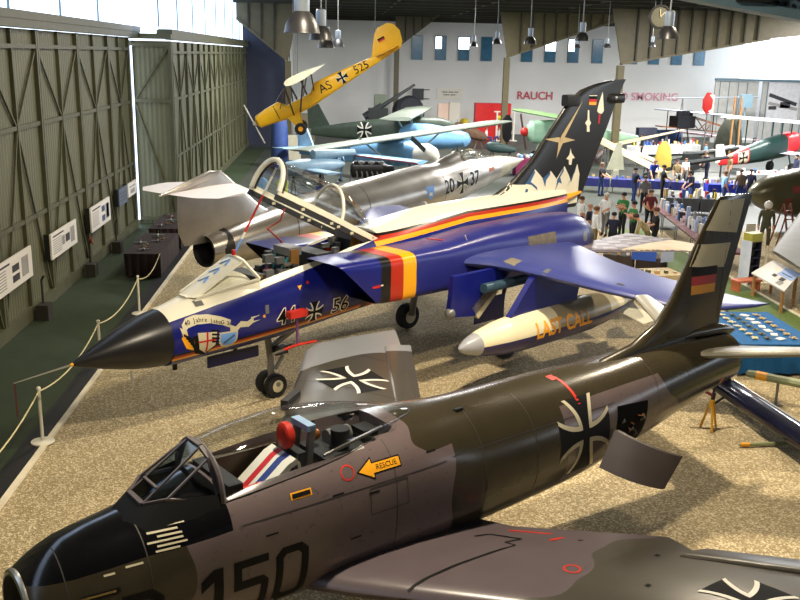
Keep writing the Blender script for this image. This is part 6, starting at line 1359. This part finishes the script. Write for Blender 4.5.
# ================================================================== middle background: brown wreckage, blue hull, green aircraft, maroon crate
def hull(name, label, cat, p0, p1, r0, r1, m, e=2, stands=True, flat=.7):
    o3 = Vector((p0.x, p0.y, .003)); root = empty(name, o3); tag(root, label, cat); d = p1 - p0; nn = Vector((-d.y, d.x, 0)).normalized(); b = MB(m); rs = []
    for t, k in ((0, .15), (.04, .6), (.15, .9), (.4, 1), (.75, .85), (.95, .6), (1, .2)):
        c = p0.lerp(p1, t) - o3; r = r0 + (r1 - r0) * t; rs.append([c + nn * (math.copysign(abs(math.cos(a)) ** (2 / e), math.cos(a)) * r * k) + Vector((0, 0, math.copysign(abs(math.sin(a)) ** (2 / e), math.sin(a)) * r * k * flat)) for a in [2 * PI * j / 24 for j in range(24)]])
    b.rings(rs); b.build('body', root)
    for t in (.2, .8):
        c = p0.lerp(p1, t) - o3; b = MB(GREYM); b.bar(c - Vector((0, 0, .1)), Vector((c.x + .35, c.y, 0)), .08, .08); b.bar(c - Vector((0, 0, .1)), Vector((c.x - .35, c.y, 0)), .08, .08); b.build('stand', root)
    return root
hull('seaplane_hull', 'light blue boat shaped hull behind the white spinner', 'hull', at(400, 135, 60), at(470, 140, 58), 1.3, 1.0, PB)
hull('wreck_fuselage', 'brown wrecked fuselage section behind the silver jet canopy', 'wreck', at(452, 126, 72), at(486, 138, 70), .7, .6, mat('rust brown', (84, 62, 46), .9, var=.4, scale=4), 3)
hull('green_hull', 'dark green hull section in front of the seated visitors', 'hull', at(486, 146, 56), at(516, 150, 56), .5, .35, mat('sea green', (38, 62, 60), .6), 3)
n4 = at(600, 122, 66); root = empty('light_aircraft', (at(528, 110, 62).x, 62, .003), R(8)); tag(root, 'pale green aircraft with dark propeller left of the black fin', 'aircraft'); PG = mat('pale green paint', (140, 176, 150), .5, var=.1)
b = MB(PG); b.rings([[(x, p[1], p[2]) for p in sring(0, 0, 2.0 - .05 * x, w, w * 1.2, w * 1.1, 3, 3, 24)] for x, w in ((0, .3), (.3, .62), (2, .75), (5, .5), (8, .15))]); b.build('fuselage', root)
b = MB(mat('leaf green wing', (130, 170, 110), .5)); wing(b, [((.6, y, 3.15), (2.4, y, 3.1), .22) for y in (-5, 5)]); b.build('wing', root); b = MB(SIGRED); b.ball((-.15, 0, 2.0), .3, SIGRED); sp = b.build('spinner', root)
b = MB(mat('dark wood prop', (60, 36, 30), .4)); b.bar((-.25, -.7, .9), (-.25, .7, 3.1), .2, .06, up=(1, 0, 0)); b.build('propeller_blade', sp)
for s in (1, -1): b = MB(RUBBER); b.lathe([(.001, -.1), (.33, -.06), (.33, .06), (.001, .1)], RUBBER, 18, Matrix.Translation((1.0, s * 1.0, .33)) @ Matrix.Rotation(PI / 2, 4, 'X')); b.bar((1.0, s, .33), (1.2, s * .5, 1.5), .08, .08, PG); b.build('landing_gear', root)
q = fl(532, 175); root = empty('display_stand', (q.x, q.y, .003)); tag(root, 'maroon draped stand heaped with blue and white parts left of the black fin', 'display stand'); b = MB(mat('maroon cloth', (110, 22, 66), .8)); b.box((0, 0, .5), (2.2, 1.2, 1.0)); b.build('tablecloth', root)
r = random.Random(21)
for k in range(10): b = MB((LBLUE, WHITE, GREYM, PB2)[k % 4]); L_ = .25 + .25 * r.random(); b.rings([sring(s_ * L_, 0, .12, w, w, w, 2, 2, 10) for s_, w in ((-.5, .02), (-.3, .1), (.3, .12), (.5, .03))]); thing(b, 'engine_part', 'blue or white casing piled on the maroon draped stand', 'part', 'parts on the maroon stand', (q.x - .8 + .4 * (k % 5), q.y - .3 + .6 * (k // 5), 1.004), r.random() * 3)

# ================================================================== right background: gliders, guns, biplanes
CW = mat('cream fabric wing', (214, 194, 150), .55, var=.06); DOP = mat('doped grey fabric', (170, 176, 186), .5, var=.08)
def slab(name, label, cat, p0, p1, c0, c1, m, th=.14, nrm=None, legs=2):
    o3 = Vector((p0.x, p0.y, .003)); root = empty(name, o3); tag(root, label, cat); d = (p1 - p0); nn = nrm or Vector((-d.y, d.x, 0)).normalized(); b = MB(m)
    wing(b, [(tuple(p0 - o3 - nn * c0 / 2), tuple(p0 - o3 + nn * c0 / 2), th * .6), (tuple(p0.lerp(p1, .5) - o3 - nn * (c0 + c1) / 4), tuple(p0.lerp(p1, .5) - o3 + nn * (c0 + c1) / 4), th), (tuple(p1 - o3 - nn * c1 / 2), tuple(p1 - o3 + nn * c1 / 2), th * .7)], m); b.build('panel', root)
    for t in ((.2, .8) if legs == 2 else ()):
        c = p0.lerp(p1, t) - o3; b = MB(GREYM); b.bar((c.x - .3, c.y, 0), (c.x, c.y, c.z), .06, .06); b.bar((c.x + .3, c.y, 0), (c.x, c.y, c.z), .06, .06); b.build('trestle', root)
    return root
slab('glider_wing', 'long cream glider wing slanting down towards the navy tables', 'glider wing', at(594, 137, 60), at(662, 172, 50), 1.1, .7, CW)
slab('glider_wing', 'tapering cream glider wing pointing right beside the black fin', 'glider wing', at(606, 146, 61.5), at(682, 130, 63), 1.4, .4, CW)
slab('glider_wing', 'shorter cream wing behind the man in black', 'glider wing', at(634, 152, 61), at(668, 166, 58), .9, .6, CW)
hull('glider_fuselage', 'dark hull with cream top lying left of the crossed wings', 'glider', at(580, 168, 62), at(604, 150, 64), .7, .4, mat('dark hull brown', (70, 46, 36), .6, var=.3))
b = MB(mat('grey fin', (150, 150, 130), .5)); b.prism([(-.5, -.05, .8), (.5, -.05, .8), (.25, -.05, 2.3), (.0, -.05, 2.3)], (0, .1, 0)); b.box((0, 0, .4), (.3, .5, .8)); q = fl(614, 184); thing(b, 'glider_fin', 'small grey fin on a stand where the cream wings cross', 'fin', loc=(q.x, q.y, .003))
b = MB(mat('ochre cover', (170, 150, 60), .8)); b.rings([[(w * math.cos(a), w * .6 * math.sin(a), z) for a in [2 * PI * j / 16 for j in range(16)]] for z, w in ((0, .5), (.8, .55), (1.6, .4), (1.9, .12))]); q = fl(662, 172); thing(b, 'covered_exhibit', 'ochre covered exhibit between the cream wings and the black guns', 'covered exhibit', loc=(q.x, q.y, .003))
for px, py, Y, l in ((684, 163, 52, 'black field gun left of the red biplane tail'), (694, 152, 56, 'black field gun farther back near the light blue shirt')):
    q = fl(px, py + 17); root = empty('field_gun', (q.x, q.y, .003), R(-20)); tag(root, l, 'gun')
    b = MB(GUN); b.tube([(-.8, 0, .9), (.4, 0, 1.05), (2.6, 0, 1.5)], [.2, .16, .08]); b.build('barrel', root); b = MB(GUN); b.box((-.3, 0, .75), (1.0, .5, .4)); b.bar((-.6, .2, .7), (-2.4, .6, .1), .14, .14); b.bar((-.6, -.2, .7), (-2.4, -.6, .1), .14, .14); b.build('carriage', root)
    for s in (1, -1): b = MB(GUN); b.lathe([(.3, -.06), (.5, -.06), (.5, .06), (.3, .06)], None, 24, Matrix.Translation((0, s * .7, .5)) @ Matrix.Rotation(PI / 2, 4, 'X')); b.lathe([(.001, -.04), (.12, -.06), (.12, .06), (.001, .04)], None, 12, Matrix.Translation((0, s * .7, .5)) @ Matrix.Rotation(PI / 2, 4, 'X')); [b.bar((0, s * .7, .5), (.4 * math.cos(k), s * .7, .5 + .4 * math.sin(k)), .04, .04) for k in range(6)]; b.build('wheel', root)
# biplane with red tail and red nose
n5, t5_ = at(793, 139, 58), at(718, 164, 55); root = empty('biplane', (n5.x, n5.y, .003), math.atan2(t5_.y - n5.y, t5_.x - n5.x)); tag(root, 'biplane with dark green fuselage, red nose and red tail bearing a cross', 'biplane'); L = 6.6
BG = mat('dark bottle green', (24, 54, 50), .45, var=.15); z0 = n5.z - .2
zz = lambda x: z0 - x * .16
b = MB(BG)
prof = ((0, .5, .5), (.15, .66, .68), (1.2, .62, .72), (3, .52, .64), (4.4, .4, .5)); tail = ((4.4, .4, .5), (5.6, .26, .34), (6.6, .06, .16))
b.rings([[(x, p[1], p[2]) for p in sring(0, 0, zz(x), w, h_, h_, 3, 3, 24)] for x, w, h_ in prof if x >= 1.2]); b.rings([[(x, p[1], p[2]) for p in sring(0, 0, zz(x), w, h_, h_, 3, 3, 24)] for x, w, h_ in prof if x <= 1.2], mat('biplane red', (206, 28, 36), .4)); b.rings([[(x, p[1], p[2]) for p in sring(0, 0, zz(x), w, h_, h_, 3, 3, 24)] for x, w, h_ in tail], mat('biplane red', (206, 28, 36), .4)); bv = b.bvh()
bl, wh = cross_polys(.34, wd=.2); decal(b, bv, grid_poly([rect(.8, .72)], .2), (4.9, .4, zz(4.9)), (-1, 0, .16), (0, 0, 1), (0, 1, 0), CREAM, .01); decal(b, bv, grid_poly(bl, .2), (4.9, .4, zz(4.9)), (-1, 0, .16), (0, 0, 1), (0, 1, 0), BLACK, .018); b.build('fuselage', root)
b = MB(DOP); wing(b, [((.4, y, z0 + 1.35), (1.9, y, z0 + 1.3), .14) for y in (-4.4, 4.4)]); b.build('wing', root); b = MB(DOP); wing(b, [((.7, y, z0 - .55), (1.9, y, z0 - .6), .12) for y in (-3.9, 3.9)]); b.build('wing', root)
for s in (1, -1):
    for x, y in ((.7, .35), (1.6, .35), (.8, 3.0), (1.7, 3.0)): b = MB(BG); b.bar((x, s * y, z0 - .5 if y > 1 else z0 + .4), (x, s * y, z0 + 1.3), .07, .05); b.build('strut', root)
    b = MB(RUBBER); b.lathe([(.001, -.08), (.34, -.05), (.34, .05), (.001, .08)], RUBBER, 18, Matrix.Translation((.9, s * .8, .35)) @ Matrix.Rotation(PI / 2, 4, 'X')); b.bar((.9, s * .8, .35), (.9, s * .4, z0 - .4), .07, .07, BG); b.build('landing_gear', root)
b = MB(WHITE); b.bar((-.15, -.75, z0 - 1.0), (-.15, .75, z0 + 1.0), .2, .06, up=(1, 0, 0)); b.build('propeller', root)
b = MB(WHITE); b.prism([(6.0, -.04, zz(6)), (6.9, -.04, zz(6.6)), (7.0, -.04, zz(6) + 1.0), (6.4, -.04, zz(6) + 1.0)], (0, .08, 0)); b.build('fin', root); b = MB(DARK); b.tube([(6.4, 0, 0), (6.4, 0, zz(6.4))], .05); b.build('tail_stand', root)
# skeletal aircraft with black radial engine left of it
n6 = at(676, 122, 71); root = empty('biplane', (n6.x, n6.y, .003), R(20)); tag(root, 'biplane with a black engine block and pink white wing left of the red nosed one', 'biplane'); zc = n6.z
b = MB(mat('engine black', (24, 26, 30), .35, .4)); b.box((.6, 0, zc), (1.7, 1.0, .9)); 
for k in range(5): b.lathe([(.001, 0), (.16, 0), (.16, .55), (.001, .55)], None, 10, Matrix.Translation((0 + .3 * k, -.2, zc + .3)))
b.build('engine', root); b = MB(mat('brown frame wood', (110, 72, 44), .6))
for s in (1, -1): b.bar((-1.6, s * .4, zc - .3), (5.2, s * .3, zc - .9), .09, .09); b.bar((1.4, s * .4, zc + .4), (5.2, s * .2, zc - .5), .07, .07); b.bar((1.6, s * .4, zc + .3), (2.6, s * .35, zc - .7), .06, .06); b.bar((2.6, s * .4, zc - .7), (3.4, s * .3, zc), .06, .06)
b.bar((-1.6, -.4, zc - .3), (-1.6, .4, zc - .3), .09, .09); b.build('frame', root)
b = MB(DOP); wing(b, [((1.0, y, zc + .75), (2.6, y, zc + .7), .14) for y in (-4.5, 4)]); b.build('wing', root); b = MB(mat('pink white fabric', (226, 190, 200), .6)); wing(b, [((2.2, y, zc - 1.0), (4.6, y, zc - 1.1), .1) for y in (-4, 3)]); b.build('wing', root)
for s in (1, -1):
    for x in (1.3, 2.4): b = MB(DARK); b.bar((x, s * 2.6, zc - 1.0), (x, s * 2.6, zc + .7), .06, .05); b.build('strut', root)
    b = MB(RUBBER); b.lathe([(.001, -.08), (.36, -.05), (.36, .05), (.001, .08)], RUBBER, 18, Matrix.Translation((.8, s * .8, .37)) @ Matrix.Rotation(PI / 2, 4, 'X')); b.bar((.8, s * .8, .37), (.8, s * .4, zc - .5), .08, .08, DARK); b.build('landing_gear', root)
b = MB(DARK); b.bar((5.1, 0, 0), (5.1, 0, zc - .9), .08, .08); b.build('tail_stand', root)
# high plank, dark plant, mural and white stand at the right
slab('wing_spar', 'long thin pale spar on posts in front of the grey doors', 'spar', at(664, 98, 77), at(758, 97, 77), .5, .5, DOP, legs=2)
b = MB(STEELB); b.box((0, 0, 0), (.9, .4, 1.0)); b.tube([(0, 0, -.4), (0, 0, -at(746, 101, 72).z + .003)], .06); q = at(746, 101, 72); thing(b, 'junction_box', 'grey blue box on a pole in front of the grey doors', 'box', loc=(q.x, 72, q.z))
b = MB(WHITE); b.ball((0, 0, 0), .001); b = MB(SIGRED); b.rings([[(w * math.cos(a), .2 * w * math.sin(a), z) for a in [2 * PI * j / 12 for j in range(12)]] for z, w in ((0, .1), (.4, .4), (1.0, .42), (1.5, .15))]); b.box((.25, 0, .75), (.35, .1, 1.2), WHITE); q = at(708, 104, 66); b.tube([(0, 0, .1), (0, 0, -q.z + .003)], .05, GREYM); thing(b, 'rudder', 'red and white rudder on a pole above the skeletal biplane', 'rudder', loc=(q.x, 66, q.z - .7))
root = empty('machine', (at(730, 128, 66).x, 66, .003)); tag(root, 'dark bushy engine exhibit with two wooden poles before the grey doors', 'engine'); b = MB(mat('dark olive machine', (44, 48, 36), .7, var=.4, scale=5)); b.lathe([(.9, 0), (1.0, .8), (.8, 2.0), (.4, 2.8), (.001, 3.0)], n=14); b.build('block', root)
for x in (-.3, .3): b = MB(WOODL); b.bar((x, -1.0, 0), (x * .8, -.9, 4.4), .14, .1); b.build('pole', root)
q = at(784, 101, 79.2); b = MB(mat('mural pale', (206, 206, 210), .6)); b.box((0, 0, 0), (2.8, .06, 3.2)); b.bar((-1.3, -.04, .5), (1.2, -.04, -.3), .3, .02, TD, (0, 1, 0)); b.bar((-1.3, -.04, -.2), (1.3, -.04, -.7), .26, .02, TG, (0, 1, 0)); b.box((.2, -.04, -.35), (.9, .02, .5), TD); b.box((-.9, -.04, -.6), (.7, .02, .3), TD); thing(b, 'photo_mural', 'large pale photo mural of an aircraft on the grey doors', 'mural', loc=(q.x, 79.36, q.z))
t7 = row(P(752, 188), P(800, 186), 2, mat('white table cloth', (236, 236, 240), .7), ['white cloth table under the green biplane, left', 'white cloth table under the green biplane, right'], None, w=1.4, drop=.7)
clutter(t7, 1.8, 1.4, 10, 'display_box', 'pale carton or leaflet on the white tables under the biplane', 'box', 'goods on the white tables', 17, hs=(.05, .25))
b = MB(mat('blue column cover', (44, 66, 120), .6)); b.lathe([(.55, 0), (.5, 2.4), (.42, 2.9), (.001, 3.0)], n=18); q = fl(280, 168); thing(b, 'wrapped_column', 'dark blue upright column below the nose of the yellow aircraft', 'column', loc=(q.x, q.y, .003))
for px, py, w_, h_, c, l in ((293, 160, 1.0, 1.6, (190, 184, 160), 'pale panel leaning beside the dark blue column'), (222, 148, 2.4, 1.5, (120, 112, 90), 'grey brown board leaning on the left hangar leaves'), (307, 142, 1.2, 2.2, (120, 96, 70), 'brown cabinet behind the wheel of the yellow aircraft')):
    q = fl(px, py); b = MB(mat('panel %d' % c[0], c, .7)); b.box((0, 0, h_ / 2), (w_, .12 if h_ < 2 else .6, h_)); b.box((0, .3, .04), (w_ * .8, .6, .08)); thing(b, 'leaning_board', l, 'panel', loc=(q.x, q.y, .003), rz=R(75) if px == 222 else 0)

# more trade stands further back on the right
t8 = row(P(634, 157), P(700, 155), 3, mat('white table cloth', (236, 236, 240), .7), ['white stall between the cream wings and the far grey doors, left', 'white stall behind the ochre covered exhibit', 'white stall behind the black field guns'], None, w=1.0, drop=.6)
clutter(t8, 2.2, 1.0, 34, 'display_box', 'small coloured carton on the far white stalls', 'box', 'goods on the far stalls', 23, hs=(.1, .5))
for k, (px, py, w_, h_, c, l) in enumerate(((645, 148, 1.6, 1.6, (40, 44, 60), 'dark display wall behind the far stalls, left'), (668, 146, 2.0, 1.3, (60, 84, 130), 'blue display wall behind the far stalls'))):
    q = fl(px, py); b = MB(mat('display %d' % c[0], c, .7)); b.box((0, 0, h_ / 2), (w_, .5, h_)); b.box((0, -.3, .06), (w_ * .9, .3, .12)); thing(b, 'display_wall' if h_ > 1.1 else 'crate', l, 'display wall' if h_ > 1.1 else 'crate', loc=(q.x, q.y, .003), rz=.2)

for k, (px, py, s_, p_, l) in enumerate(((690, 205, NV, JE, 'visitor in navy bending behind the trade tables near the fin'), (643, 213, GY, BK, 'visitor in grey behind the middle of the trade tables'), (648, 231, cm('maroon', (110, 40, 50)), BK, 'visitor in maroon at the far end of the trade tables'), (600, 196, BK, JE, 'visitor in black shirt and jeans left at the navy tables'), (722, 206, LB_, JE, 'visitor in light blue beside the blue tables under the biplane'))):
    person(l, P(px, py), R(200 + 40 * k), s_, p_, (50 + 20 * k, 40 + 14 * k, 36 + 8 * k), arms=('fwd', 'down', 'hip')[k % 3], lean=.25 if k == 0 else 0)
t9 = row(P(664, 214), P(716, 216), 3, mat('grey stall cloth', (96, 98, 104), .85), ['grey stall behind the trade tables, left', 'grey stall behind the trade tables, middle', 'grey stall behind the trade tables, right'], None, drop=.6)
clutter(t9, 1.1, .8, 22, 'model_kit', 'small kit box on the grey stalls behind the trade tables', 'box', 'goods on the grey stalls', 31, hs=(.08, .4))
